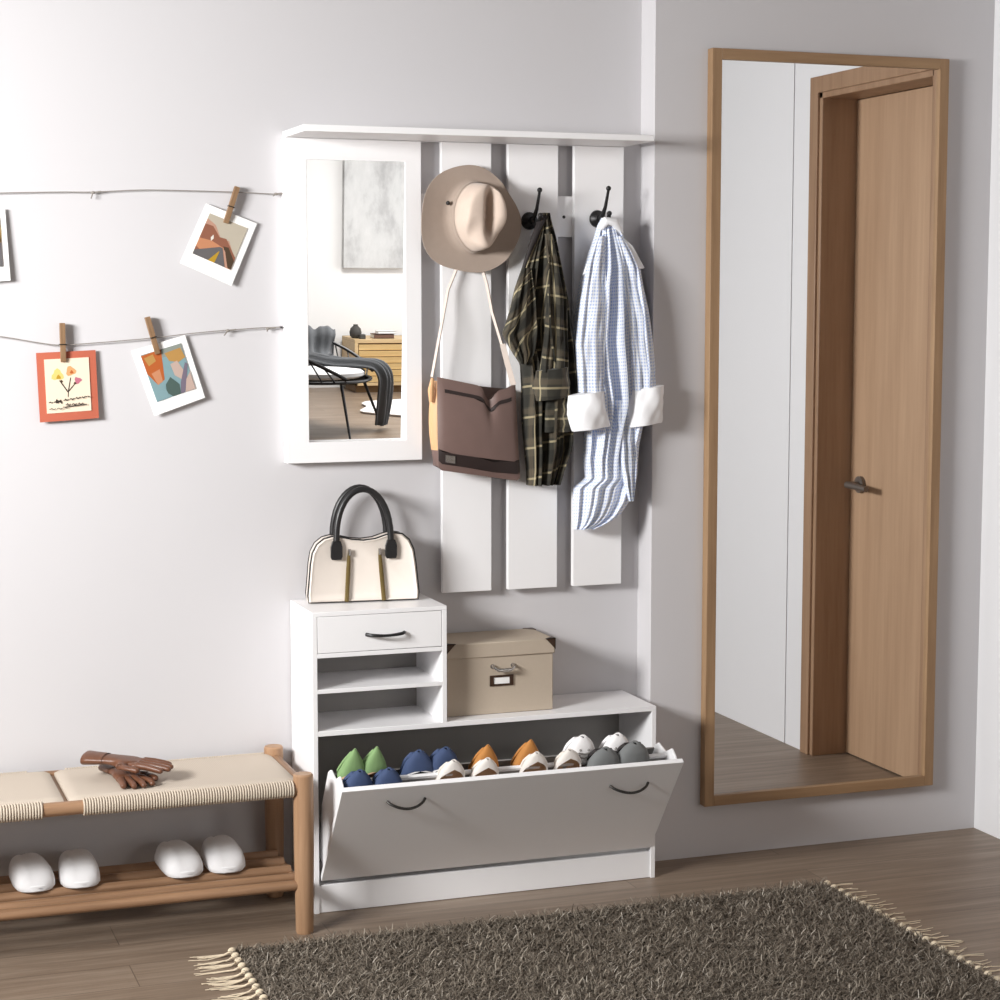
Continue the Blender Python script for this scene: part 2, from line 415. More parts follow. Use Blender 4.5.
def hook(bx, bz):
    h = MB()
    h.lathe((0, 0, 0), [(.021, 0), (.0225, .003), (.021, .008), (.013, .014), (.009, .02)], 24)
    h.v = [(x, -z, y) for x, y, z in h.v]
    h.tube([(0, -.015, .0), (0, -.034, .004), (.002, -.05, .028), (.003, -.06, .054), (.003, -.068, .072)], [.0065, .006, .0045, .0038, .0036], 12)
    h.ball((.003, -.068, .074), .0065, 8)
    h.tube([(0, -.03, .0), (0, -.05, -.012), (.001, -.068, -.008), (.001, -.078, .008)], [.006, .0055, .005, .005], 12)
    h.ball((.001, -.079, .011), .0065, 8)
    h.v = [(x+bx, y+SY, z+bz) for x, y, z in h.v]
    obj('hook', h, 'iron', rack)
HK = [W(468, 236, SY), W(529, 221, SY), W(597, 219, SY)]
for q in HK: hook(q.x, q.z)

# ================================================================== TALL MIRROR
mx0, mx1, mz0, mz1 = 1.0898, 1.7887, .1427, 2.1206
tm = thing('wall_mirror', 'tall oak framed mirror on the grey wall reflecting an oak door', 'mirror', ((mx0+mx1)/2, MY, mz0))
fy = MY-.03; fw_ = .0275
v1 = MB(); v1.box(mx0, mx0+fw_, fy, MY-.0005, mz0, mz1); v1.box(mx1-fw_, mx1, fy, MY-.0005, mz0, mz1)
h1 = MB(); h1.box(mx0+fw_, mx1-fw_, fy, MY-.0005, mz0, mz0+fw_); h1.box(mx0+fw_, mx1-fw_, fy, MY-.0005, mz1-fw_, mz1)
n_ = len(v1.v); n2 = len(v1.f); v1.add(h1.v, h1.f, 1)
obj('frame', v1, ['oak', 'oak_x'], tm, bevel=.0012)
obj('mirror_glass', MB().box(mx0+fw_-.002, mx1-fw_+.002, MY-.02, MY-.004, mz0+fw_-.002, mz1-fw_+.002), 'mirror', tm, smooth=False)

# ================================================================== SHOE CABINET
cab = thing('shoe_cabinet', 'white shoe cabinet with small drawer tower and open tilting shoe door', 'shoe cabinet', (WC/2, -D/2, 0))
t = .012; yb = -.003; yf = -D
obj('side_panel', MB().box(0, t, yf, yb, 0, HT-.0105), 'white', cab, bevel=.0008)
obj('side_panel', MB().box(WC-t, WC, yf, yb, 0, HS-.0125), 'white', cab, bevel=.0008)
obj('side_panel', MB().box(WT-t, WT, yf, yb, HS, HT-.0105), 'white', cab, bevel=.0008)
obj('top_panel', MB().box(0, WT, yf, yb, HT-.0105, HT), 'white', cab, bevel=.0008)
obj('bench_top', MB().box(t, WC, yf, yb, HS-.0125, HS), 'white', cab, bevel=.0008)
obj('shelf', MB().box(t, WT-t, yf, yb-.006, .627, .6375), 'white', cab, bevel=.0006)
obj('shelf', MB().box(t, WT-t, yf, yb-.006, .5405, .5505), 'white', cab, bevel=.0006)
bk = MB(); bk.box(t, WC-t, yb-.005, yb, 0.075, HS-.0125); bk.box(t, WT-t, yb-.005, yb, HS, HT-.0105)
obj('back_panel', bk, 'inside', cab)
pn = MB(); pn.box(t, WC-t, yf+.004, yf+.016, .001, .069); pn.box(t, WC-t, yf+.016, yb-.006, .056, .069)
obj('plinth', pn, 'white', cab, bevel=.0006)
dz0, dz1, dx0, dx1 = .639, .7265, t+.0014, WT-t-.0014
dw = MB(); dw.box(dx0, dx1, yf, yf+.014, dz0, dz1); dw.box(dx0+.012, dx0+.022, yf+.0145, yb-.012, dz0+.004, dz1-.02); dw.box(dx1-.022, dx1-.012, yf+.0145, yb-.012, dz0+.004, dz1-.02)
dw.box(dx0+.022, dx1-.022, yf+.0145, yb-.012, dz0+.004, dz0+.008)
drw = obj('drawer', dw, 'white', cab, bevel=.0006)
a, b = W(366, 634.5, yf), W(404, 632, yf)
hz = (a.z+b.z)/2; hh = MB()
pts = []
for i in range(13):
    s = i/12; pts.append((a.x+(b.x-a.x)*s, yf-.002-.02*math.sin(PI*s)**.45, hz-.002*math.sin(PI*s)))
hh.tube(pts, [.0034+.001*abs(1-2*i/12) for i in range(13)], 10)
obj('handle', hh, 'iron', drw)
# tilting flap
FB = Vector((0, -D, .081)); FT = Vector((0, -.42, .3485)); A = (FT-FB).normalized(); LF = (FT-FB).length
N = Vector((0, -A.z, A.y)); N = Vector((0, -A.z, A.y))  # outward
if N.y > 0: N = -N
fx0, fx1 = .017, .886
fl = MB(); ft_ = .013
def FP(x, s, d): return Vector((x, 0, 0))+FB+A*s-N*d     # s up the flap, d inward from its outer face
vs = [FP(x, s, d) for x in (fx0, fx1) for s in (0, LF) for d in (0, ft_)]
fl.add(vs, [(0, 1, 3, 2), (4, 6, 7, 5), (0, 4, 5, 1), (2, 3, 7, 6), (0, 2, 6, 4), (1, 5, 7, 3)])
flap = obj('tilt_door', fl, 'white', cab, bevel=.0008)
for (pa, pb_) in (((387, 801), (425, 798)), ((610, 786), (648, 782))):
    a, b = WP(*pa, FB, N), WP(*pb_, FB, N); s = ((a-FB).dot(A)+(b-FB).dot(A))/2; hh = MB(); pts = []
    for i in range(17):
        q = i/16; pts.append(Vector((a.x+(b.x-a.x)*q, 0, 0))+FB+A*s+N*(.001+.027*math.sin(PI*q)**.7))
    hh.tube(pts, .0034, 10); obj('handle', hh, 'handle', flap)
# pockets inside the flap: side brackets, divider, rails
for x0 in (fx0+.006, fx1-.012):
    br = MB()
    prof = [(.02, .014), (LF-.016, .014), (LF-.010, .03), (LF-.010, .055), (LF-.045, .075), (LF-.06, .118), (LF-.08, .128), (.14, .122), (.02, .06)]
    br.prism([FP(x0, s, d) for s, d in prof], (.006, 0, 0)); obj('side_bracket', br, 'white', flap, bevel=.0015)
dv = MB()
for s0, s1, d0, d1, m_ in ((.04, LF-.049, .062, .066, 1), (LF-.050, LF-.042, .060, .069, 0), (.06, LF-.085, .122, .126, 1)):
    vs = [FP(x, s, d) for x in (fx0+.013, fx1-.013) for s in (s0, s1) for d in (d0, d1)]
    dv.add(vs, [(0, 1, 3, 2), (4, 6, 7, 5), (0, 4, 5, 1), (2, 3, 7, 6), (0, 2, 6, 4), (1, 5, 7, 3)], m_)
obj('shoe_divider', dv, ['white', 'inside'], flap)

# ------------------------------------------------------------------ shoes
def lerp(tab, x):
    for (a, va), (b, vb) in zip(tab, tab[1:]):
        if x <= b:
            q = (x-a)/(b-a); q = q*q*(3-2*q) if False else q
            return va+(vb-va)*q
    return tab[-1][1]
def shoe_mesh(L, wid, hts, thr, point, wall=.0035, heel_lift=0.0):
    """upper as one loft with a real opening; local x across, y towards the toe, z up"""
    rings = []; n = 22; K = 26
    for i in range(K+1):
        u = i/K; u = 1-(1-u)**1.25
        w = lerp(wid, u); h_ = lerp(hts, u); z0 = heel_lift*max(0, 1-u/.6)**1.5
        op = 0 if u >= thr else min(1, (thr-u)/.12)**.6
        pr = math.radians(68)*op
        if u < .06: pr *= .6+.4*u/.06
        outr = []; inn = []
        for j in range(n+1):
            ph = pr+(2*PI-2*pr)*j/n
            sx, cz = math.sin(ph), math.cos(ph)
            ex = math.copysign(abs(sx)**.75, sx); ez = math.copysign(abs(cz)**.8, cz)
            outr.append(Vector((w*ex, L*u, z0+h_*(.5+.5*ez))))
            wi = max(w-wall, w*.4); hi = max(h_-2*wall, h_*.4)
            inn.append(Vector((wi*ex, L*u*.985+.002, z0+wall+hi*(.5+.5*ez))))
        if i == K: cc = sum(outr, Vector())/len(outr); inn = [cc+Vector((0, .001, 0)) for _ in inn]
        rings.append(outr+inn[::-1])
    ot = thr*K; mb = MB(); mb.loft(rings, caps=True, mif=lambda i, j: 2 if (1-(1-i/K)**1.25 < thr-.01 and (j == 0 or n-1 <= j <= n or j == 2*n+1)) else (0 if j <= n else 1))
    return mb
def make_shoe(name, label, toe, kind, lean=.42, yawz=0., flip=False, roll=0.):
    """toe = world point of the tip that sticks up out of the rack"""
    cat = 'shoe'
    spec = {
     'green': dict(L=.22, thr=.62, point=True, up='green_suede', li='nude_lining', wid=[(0, .012), (.05, .026), (.2, .029), (.45, .026), (.68, .037), (.84, .024), (.95, .010), (1, .003)], hts=[(0, .05), (.3, .052), (.6, .05), (.8, .034), (.95, .016), (1, .007)]),
     'navy': dict(L=.225, thr=.70, up='navy_canvas', li='dark_lining', wid=[(0, .014), (.05, .028), (.3, .030), (.68, .041), (.85, .036), (.95, .022), (1, .006)], hts=[(0, .055), (.3, .055), (.65, .052), (.85, .038), (.96, .022), (1, .012)]),
     'silver': dict(L=.215, thr=.86, up='silver_leather', li='nude_lining', wid=[(0, .012), (.05, .026), (.3, .027), (.68, .037), (.86, .032), (.95, .020), (1, .005)], hts=[(0, .05), (.4, .045), (.75, .036), (.9, .026), (1, .010)]),
     'orange': dict(L=.23, thr=.62, up='tan_orange_leather', li='nude_lining', wid=[(0, .012), (.05, .027), (.3, .029), (.68, .039), (.85, .027), (.95, .013), (1, .004)], hts=[(0, .05), (.3, .052), (.6, .05), (.8, .036), (.95, .018), (1, .008)]),
     'sneaker': dict(L=.235, thr=.72, up='white_canvas', li='red_brown_lining', wid=[(0, .016), (.05, .030), (.3, .031), (.68, .042), (.85, .038), (.95, .025), (1, .008)], hts=[(0, .06), (.3, .06), (.7, .056), (.86, .042), (.96, .026), (1, .014)]),
     'grey': dict(L=.23, thr=.77, up='grey_felt_shoe', li='dark_lining', wid=[(0, .016), (.05, .032), (.3, .033), (.68, .046), (.85, .043), (.95, .030), (1, .008)], hts=[(0, .06), (.3, .058), (.72, .054), (.86, .044), (.96, .03), (1, .016)]),
    }[kind]
    thr_ = {'green': .77, 'navy': .84, 'silver': .93, 'orange': .74, 'sneaker': .80, 'grey': .80}[kind]
    for nm, c in (('green_suede', (128, 158, 108)), ('nude_lining', (206, 172, 140)), ('navy_canvas', (66, 80, 112)), ('silver_leather', (228, 222, 216)), ('tan_orange_leather', (186, 128, 70)),
                  ('white_canvas', (242, 240, 240)), ('red_brown_lining', (92, 58, 52)), ('grey_felt_shoe', (120, 122, 122)), ('dark_lining', (34, 32, 34))):
        if nm not in M: flat(nm, *c)
    L = spec['L']; root = thing(name, label, cat, (0, 0, 0), 0, 'shoes in the tilting shoe door')
    mb = shoe_mesh(L, spec['wid'], spec['hts'], thr_, 0)
    sl = MB(); ol = []
    for i in range(21):
        u = i/20; ol.append((lerp(spec['wid'], u*.96)*.86, L*(.01+.93*u)))
    pts = [(w, y) for w, y in ol]+[(-w, y) for w, y in ol[::-1]]
    th = .006 if kind in ('sneaker', 'navy', 'grey') else .004
    sl.prism([(x, y, -th) for x, y in pts], (0, 0, th+.002))
    # orientation: local y (toe) -> up and slightly towards the viewer, local z (vamp) -> towards the viewer
    ty = Vector((0, -math.sin(lean), math.cos(lean))); tz = Vector((0, -math.cos(lean), -math.sin(lean))); tx = ty.cross(tz)
    R = Matrix((tx, ty, tz)).transposed().to_4x4()
    R = Matrix.Rotation(yawz, 4, 'Z') @ R @ Matrix.Rotation(roll, 4, 'Z')
    o1 = obj('upper', mb, [spec['up'], spec['li'], {'navy': 'white_canvas', 'green': 'nude_lining', 'grey': 'dark_lining'}.get(kind, spec['up'])], root, local=True)
    o2 = obj('sole', sl, {'sneaker': 'cuff_white', 'grey': 'darksole', 'silver': 'sole'}.get(kind, spec['up']), root, local=True, smooth=False)
    if kind == 'sneaker':
        e = MB()
        for sx in (-1, 1):
            for q in (.86, .91): 
                w = lerp(spec['wid'], q); h_ = lerp(spec['hts'], q)
                e.ball((sx*w*.36, L*q, h_*.955), .0034, 6)
        for q in (.845, .885):
            h_ = lerp(spec['hts'], q); e.tube([(-.015, L*q, h_*.95), (0, L*q, h_+.003), (.015, L*q, h_*.95)], .0022, 6)
        obj('laces', e, 'inside', root, local=True)
    if kind in ('green', 'orange', 'silver'):
        hb = MB(); hb.loft([[(s*.8*c_[0], .02+c_[1], z) for c_ in ((-.018, -.016), (.018, -.016), (.018, .02), (-.018, .02))] for s, z in ((1, -.003), (.7, -.03))])
        obj('heel', hb, 'sole', root, local=True, bevel=.003)
    tip = R @ Vector((0, L, .012)); root.matrix_world = Matrix.Translation(Vector(toe)-tip) @ R
    return root
YB_, YF_ = -.345, -.383
S = [
 ('pump', 'leftmost pointed green pump in the back row of the open shoe door', (356, 752), 'green', YB_),
 ('pump', 'green pump in the back row between the other green pump and the navy shoes', (378, 750), 'green', YB_),
 ('slip_on_shoe', 'navy shoe with white rim and black opening, left of its back row pair', (420, 753), 'navy', YB_),
 ('slip_on_shoe', 'navy shoe tip standing directly behind the first silver shoe', (447, 750), 'navy', YB_),
 ('leather_shoe', 'tan orange leather shoe tip behind the second silver shoe', (489, 748), 'orange', YB_),
 ('leather_shoe', 'tallest tan orange leather shoe, behind the third silver shoe', (532, 743), 'orange', YB_),
 ('sneaker', 'white sneaker with red brown lining left of both grey shoes', (584, 738), 'sneaker', YB_),
 ('sneaker', 'white sneaker standing behind and between the two grey shoes', (619, 736), 'sneaker', YB_),
 ('slip_on_shoe', 'blue shoe toe in front of the left green pump', (361, 773), 'navy', YF_),
 ('slip_on_shoe', 'blue shoe toe in front of the right green pump', (390, 771), 'navy', YF_),
 ('ballet_flat', 'silver white flat in front of the right navy shoe tip, leftmost silver one', (455, 763), 'silver', YF_),
 ('ballet_flat', 'silver white flat in front of the first tan orange tip', (489, 761), 'silver', YF_),
 ('ballet_flat', 'silver white flat in front of the tallest tan orange shoe', (538, 755), 'silver', YF_),
 ('ballet_flat', 'silver white flat between a tan orange shoe and the white sneaker', (571, 752), 'silver', YF_),
 ('clog', 'grey rounded shoe between the two white sneakers', (607, 750), 'grey', YF_),
 ('clog', 'grey rounded shoe nearest the right end of the shoe door', (636, 744), 'grey', YF_),
]
for i, (nm, lb, px, kd, yy) in enumerate(S):
    make_shoe(nm, lb, W(px[0], px[1], yy), kd, lean=.60 if yy == YB_ else .637, yawz=.0, roll=random.uniform(-.05, .05))

# ================================================================== STORAGE BOX
bx0, bx1, by0, by1, bz0, bz1 = .350, .640, -.176, -.012, HS+.0005, .632
bxr = thing('storage_box', 'beige lidded storage box with metal corners on the low cabinet top', 'box', ((bx0+bx1)/2, (by0+by1)/2, bz0))
lz = .594
bd = MB(); bd.box(bx0+.004, bx1-.004, by0+.004, by1-.004, bz0, lz+.004); obj('box_body', bd, 'box', bxr, bevel=.002)
ld = MB(); ld.box(bx0, bx1, by0, by1, lz, bz1); lid = obj('lid', ld, 'box', bxr, bevel=.003)
for sx, x in ((1, bx0), (-1, bx1)):
    for sy, y in ((1, by0), (-1, by1)):
        c = MB(); e = .0012; a = .026
        c.prism([(x-sx*e, y-sy*e, bz1+e), (x+sx*a, y-sy*e, bz1+e), (x-sx*e, y-sy*e, bz1-a*1.05)], (0, sy*.002, 0))
        c.prism([(x-sx*e, y-sy*e, bz1+e), (x-sx*e, y+sy*a, bz1+e), (x-sx*e, y-sy*e, bz1-a*1.05)], (sx*.002, 0, 0))
        c.prism([(x-sx*e, y-sy*e, bz1+e), (x+sx*a, y-sy*e, bz1+e), (x-sx*e, y+sy*a, bz1+e)], (0, 0, -.002))
        obj('metal_corner', c, 'bronze', lid, smooth=False)
q = W(503, 666, by0)
hb = MB(); 
for dx in (-.027, .027): hb.cyl((q.x+dx, by0+.004, q.z), .006, -.004, 'y', 14)
hb.tube([(q.x-.027, by0, q.z+.002), (q.x-.026, by0-.01, q.z-.002), (q.x-.018, by0-.013, q.z-.008), (q.x+.018, by0-.013, q.z-.008), (q.x+.026, by0-.01, q.z-.002), (q.x+.027, by0, q.z+.002)], .0035, 10)
hb.tube([(q.x-.016, by0-.013, q.z-.008), (q.x+.016, by0-.013, q.z-.008)], .0052, 12)
obj('handle', hb, 'chrome', bxr)
q = W(502, 680.5, by0); a_, b_ = .031, .0135
lf = MB(); vs = []
for y in (by0+.001, by0+.004):
    vs += [(q.x+sx*a_, y, q.z+sz*b_) for sx, sz in ((-1, -1), (1, -1), (1, 1), (-1, 1))]+[(q.x+sx*a_*.68, y, q.z+sz*b_*.62) for sx, sz in ((-1, -1), (1, -1), (1, 1), (-1, 1))]
fs = []
for i in range(4):
    j = (i+1) % 4; fs += [(i, j, 4+j, 4+i), (8+j, 8+i, 12+i, 12+j), (j, i, 8+i, 8+j), (4+i, 4+j, 12+j, 12+i)]
lf.add(vs, fs); lh = obj('label_holder', lf, 'bronze', bxr, smooth=False)
obj('paper_label', MB().box(q.x-a_*.72, q.x+a_*.72, by0+.0025, by0+.0042, q.z-b_*.68, q.z+b_*.68), 'paper', lh, smooth=False)

# ================================================================== HANDBAG
HB0 = Vector((.0, -.055, HT))
def bag_pt(u, z, y): return Vector((.166+u*math.cos(-.10)-(y+.062)*math.sin(-.10)*1, -.062+u*math.sin(-.10)+(y+.062)*math.cos(-.10), HT+z*1.03))
hbg = thing('handbag', 'cream handbag with black handles on the drawer tower', 'handbag', (.166, -.062, HT))
prof = [(-.137, .003), (-.138, .02), (-.134, .06), (-.131, .095), (-.126, .122), (-.115, .142), (-.098, .155), (-.078, .160), (-.055, .158), (-.03, .152), (0, .149), (.03, .152), (.055, .160), (.078, .165), (.098, .162), (.115, .148), (.126, .125), (.131, .095), (.135, .06), (.139, .02), (.138, .003)]
bb = MB(); rings = []
for y, sc1 in ((-.099, .90), (-.104, .965), (-.100, .995), (-.090, 1.0), (-.062, .995), (-.052, .985), (-.046, .955), (-.050, .88)):
    zc = .07
    rings.append([bag_pt(u*sc1, max(.001, zc+(z-zc)*sc1), y) for u, z in prof])
bb.loft(rings); bag_o = obj('bag_body', bb, 'cream', hbg, angle=60)
pp = MB()
for y, k_ in ((-.0985, 1.0), (-.0525, .985)): pp.tube([bag_pt(u*k_, max(.004, .07+(z-.07)*k_), y) for u, z in prof], .0026, 8, closed=True)
obj('piping', pp, 'black', bag_o)
for y, sg in ((-.103, -1), (-.047, 1)):
    hd = MB(); pts = []
    for i in range(21):
        a = PI*i/20; pts.append(bag_pt(-.068*math.cos(a)*(1-.06*math.sin(a)), .150+.122*math.sin(a)**.8, y+sg*.003-sg*.006*math.sin(a)))
    u0, u1 = pts[0], pts[-1]
    hd.tube(pts, .0080, 12); hh_ = obj('handle', hd, 'black', hbg)
    for uc in (-.068, .068):
        tb = MB(); w = .0145
        tb.prism([bag_pt(uc+a*w, z, y+sg*.0015) for a, z in ((-.8, .105), (.8, .105), (1, .112), (1, .136), (.7, .15), (-.7, .15), (-1, .136), (-1, .112))], Vector((0, sg*.005, 0)))
        obj('handle_tab', tb, 'black', hh_, bevel=.001)
for ut, ub in ((-.036, -.043), (.039, .05)):
    zs = MB(); pts = [bag_pt(ut+(ub-ut)*q, .127*(1-q)+.004*q, -.1045) for q in (0, .2, .4, .6, .8, 1)]
    zs.tube(pts, [.003, .005, .0055, .0055, .0055, .0055], 8); z_ = obj('zip', zs, 'gold', bag_o)
    zp = MB(); zp.tube([bag_pt(ut, .130, -.108), bag_pt(ut+.001, .115, -.109)], .0035, 8); obj('zip_pull', zp, 'chrome', z_)

# ================================================================== HAT
hc = W(470, 220, -.06); hq = thing('hat', 'taupe wide brimmed felt hat with creased crown hung on the coat rack', 'hat', hc)
def hat_pt(x, z, h): return Vector((x+.10*h, -h, z))    # h = towards the viewer
nb = 96; br = MB(); rings = []
def brim_r(a):
    r = .131+.006*math.cos(2*a+.4)+.004*math.cos(3*a+1.0)+.003*math.cos(5*a)
    if math.cos(a) > .7: r -= .012*(math.cos(a)-.7)/.3
    return r
def brim_h(a, q): return .010*math.cos(2*a+.3)*q*q+.004*q
cxz = (.006, .006); ca, cb = .058, .086
def cr(a):
    # plan of the crown: oval, pinched to a blunt point at the lower front
    x, z = math.cos(a)*ca, math.sin(a)*cb
    if z < 0: x *= 1-.16*(-z/cb)**2
    return x, z
for q in (0, .06, .15, .3, .5, .7, .88, 1.0):
    r_ = []
    for k in range(nb):
        a = 2*PI*k/nb; x0, z0 = cr(a); r = brim_r(a); x1, z1 = r*math.cos(a), r*math.sin(a)*1.055
        x = x0+cxz[0]+(x1-x0-cxz[0])*q; z = z0+cxz[1]+(z1-z0-cxz[1])*q
        h_ = brim_h(a, q)+(.012*(1-q/.15)**2 if q < .15 else 0)
        r_.append(hat_pt(x, z, h_))
    rings.append(r_)
back = [[p+Vector((0, .003, 0)) for p in r_] for r_ in rings[::-1]]
br.loft(rings+back, caps=False); obj('brim', br, 'felt', hq, local=True, angle=60)
cm = MB(); rings = []; H = .098
for h_, s in ((.008, 1.0), (.03, .975), (.055, .945), (.078, .915), (.089, .885), (.0945, .84), (.0965, .78), (.0975, .70), (.098, .6), (.098, .5), (.098, .4), (.098, .3), (.098, .2), (.098, .08)):
    r_ = []
    for k in range(nb):
        a = 2*PI*k/nb; x0, z0 = cr(a); x, z = x0*s, z0*s; hh2 = h_
        if h_ > .05:
            f = (h_-.05)/.048
            # front pinch and teardrop crease
            cx_ = .010; cr_w = .0125
            dep = .042*math.exp(-((x-cx_)/cr_w)**2)*(1/(1+math.exp((-.045-z)/.008)))*(1/(1+math.exp((z-.060)/.008)))
            hh2 -= dep*min(1, f*1.2)
            for sx in (-1, 1):
                hh2 -= .030*math.exp(-(((x-sx*.040)/.024)**2+((z+.052)/.032)**2))*f
            hh2 -= .010*max(0, -z/cb)*f
        r_.append(hat_pt(x+cxz[0], z+cxz[1], hh2))
    rings.append(r_)
cm.loft(rings); obj('crown', cm, 'felt_light', hq, local=True, angle=60)
bn = MB(); rings = []
for h_, s in ((.010, 1.012), (.010, 1.035), (.020, 1.03), (.024, 1.0)):
    rings.append([hat_pt(cr(2*PI*k/nb)[0]*s+cxz[0], cr(2*PI*k/nb)[1]*s+cxz[1], h_) for k in range(nb)])
bn.loft(rings, caps=False); obj('hat_band', bn, 'felt', hq, local=True)
ey = MB(); q = W(448, 203, hc.y-.012)-hc; ey.ball((q.x, q.y, q.z), .0055, 8); obj('eyelet', ey, 'black', hq, local=True)

# ================================================================== MESSENGER BAG
yF, yB = -.112, -.040
P = lambda x, y, d=yF: W(x, y, d)
mbg = thing('messenger_bag', 'brown messenger bag with dark band hanging below the hat', 'bag', P(478, 478, -.075))
xl0, xr0 = P(438, 380).x, P(516, 384).x
# outline of the front flap
def poly_top(u):   # py of the top edge along u 0..1, with a sag near the right
    return 377+16*u-4*math.exp(-((u-1)/.12)**2)*2+13*math.exp(-((u-.66)/.075)**2)
def side_l(v): return 437.5+1.0*v
def side_r(v): return 515.5+4.5*v
nu, nv = 26, 22
fgrid = []
for j in range(nv+1):
    v = j/nv; row = []
    for i in range(nu+1):
        u = i/nu; px = side_l(v)+(side_r(v)-side_l(v))*u; top = poly_top(u); bot = 470+11*u-(3 if i in (0, nu) else 0)
        py = top+(bot-top)*v
        bul = .016*math.sin(PI*min(1, max(0, u)))**.5*math.sin(PI*min(1, v*.9+.08))**.6
        crease = -.010*math.exp(-((u-.66)/.05)**2)*math.exp(-(v/.22)**2)
        p = W(px, py, yF+.014); p = Vector((p.x, yF+.014-bul-crease, p.z)); row.append(p)
    fgrid.append(row)
def bag_back(p, d): return Vector((p.x, d, p.z))
fm = MB(); rings = []
for row in fgrid: rings.append(row+[p+Vector((0, .005, 0)) for p in row[::-1]])
fm.loft(rings); fo = obj('bag_flap', fm, 'bag', mbg, angle=50)
bm_ = MB(); rings = []
for j in range(nv+1):
    v = j/nv; row = fgrid[j]; L_, R_ = row[0], row[-1]; 
    zt = min(p.z for p in row) if j == 0 else None
    ins = .006*(1-math.sin(PI*min(1, .15+v*.8)))
    pts = []
    xl_, xr_ = L_.x+.004, R_.x-.004; z_l, z_r = L_.z-.012*(j == 0), R_.z-.012*(j == 0)
    bulge = .012*math.sin(PI*v)**.7
    for i in range(12):
        q = i/11; zz = row[int(q*nu)].z-(.026 if j == 0 else 0)
        pts.append(Vector((xl_+(xr_-xl_)*q, yF+.021, zz)))
    for (q, dy) in ((0, .25), (0, .5), (0, .75)): pts.append(Vector((xr_+bulge*.2*math.sin(PI*dy), yF+.02+(yB-yF-.02)*dy, z_r)))
    for i in range(12):
        q = 1-i/11; pts.append(Vector((xl_+(xr_-xl_)*q, yB, row[int(q*nu)].z-(.026 if j == 0 else 0))))
    for dy in (.75, .5, .25): pts.append(Vector((xl_-bulge*1.5*math.sin(PI*dy), yF+.02+(yB-yF-.02)*dy, z_l)))
    rings.append(pts)
bm_.loft(rings, mif=lambda i, j: 1 if (j >= 26 and i < 18) else 0); obj('bag_body', bm_, ['bag', 'bag_tan'], mbg, angle=50)
def strip_on_flap(v0, v1, u0, u1, off, sag=None):
    m = MB(); r1 = []; 
    for j in range(5):
        v = v0+(v1-v0)*j/4; row = []
        for i in range(27):
            u = u0+(u1-u0)*i/26; fj, fi = min(v*nv, nv-1e-6), min(u*nu, nu-1e-6); j0, i0 = int(fj), int(fi); a, b = fi-i0, fj-j0
            p = fgrid[j0][i0]*(1-a)*(1-b)+fgrid[j0][i0+1]*a*(1-b)+fgrid[j0+1][i0]*(1-a)*b+fgrid[j0+1][i0+1]*a*b
            row.append(p+Vector((0, -off, 0)))
        r1.append(row+[p+Vector((0, off*.9, 0)) for p in row[::-1]])
    m.loft(r1); return m
obj('band', strip_on_flap(.80, .93, .0, 1., .0022), 'bag_dark', fo, label='dark brown band across the flap')
obj('zip_seam', strip_on_flap(.115, .155, .08, .93, .0014), 'bag_dark', fo)
obj('metal_tag', strip_on_flap(.825, .905, .075, .19, .005), 'chrome', fo, smooth=False)
# gusset buckle and straps
gb = MB(); q0, q1 = P(432.5, 378, -.085), P(431, 402, -.085)
gb.tube([q0, q0*.5+q1*.5+Vector((-.002, 0, 0)), q1], [.004, .008, .005], 10)
obj('strap_anchor', gb, 'bag_tan', mbg)
hkp = Vector((HK[0].x+.0, SY-.014, HK[0].z+.008))
def ribbon(mb, pts, w, th, wid=Vector((1, 0, 0))):
    rs = []
    for i, p in enumerate(pts):
        p = Vector(p); t_ = (Vector(pts[min(i+1, len(pts)-1)])-Vector(pts[max(i-1, 0)])).normalized()
        wv = (wid-t_*wid.dot(t_)).normalized(); nv_ = t_.cross(wv)
        rs.append([p+wv*w/2+nv_*th/2, p-wv*w/2+nv_*th/2, p-wv*w/2-nv_*th/2, p+wv*w/2-nv_*th/2])
    mb.loft(rs)
sp_ = MB()
lp = [P(432, 377, -.08), P(441, 328, -.075), P(448, 290, -.056), Vector((hkp.x-.022, hkp.y, hkp.z-.06)), Vector((hkp.x-.004, hkp.y, hkp.z-.002)), Vector((hkp.x+.004, hkp.y, hkp.z-.002))]
rp = [Vector((hkp.x+.024, hkp.y, hkp.z-.06)), P(487, 285, -.056), P(492, 312, -.075), P(502, 345, -.088), P(513, 384, -.09)]
ribbon(sp_, lp+rp, .008, .003, Vector((.6, -1, 0)))
so = obj('strap', sp_, 'strap', mbg)
s2 = MB(); ribbon(s2, [P(502, 344, -.089)+Vector((0, -.004, 0)), P(507, 364, -.09)+Vector((0, -.004, 0)), P(513, 385, -.09)+Vector((0, -.004, 0))], .014, .003, Vector((1, -.4, 0)))
obj('strap_pad', s2, 'strap', so)

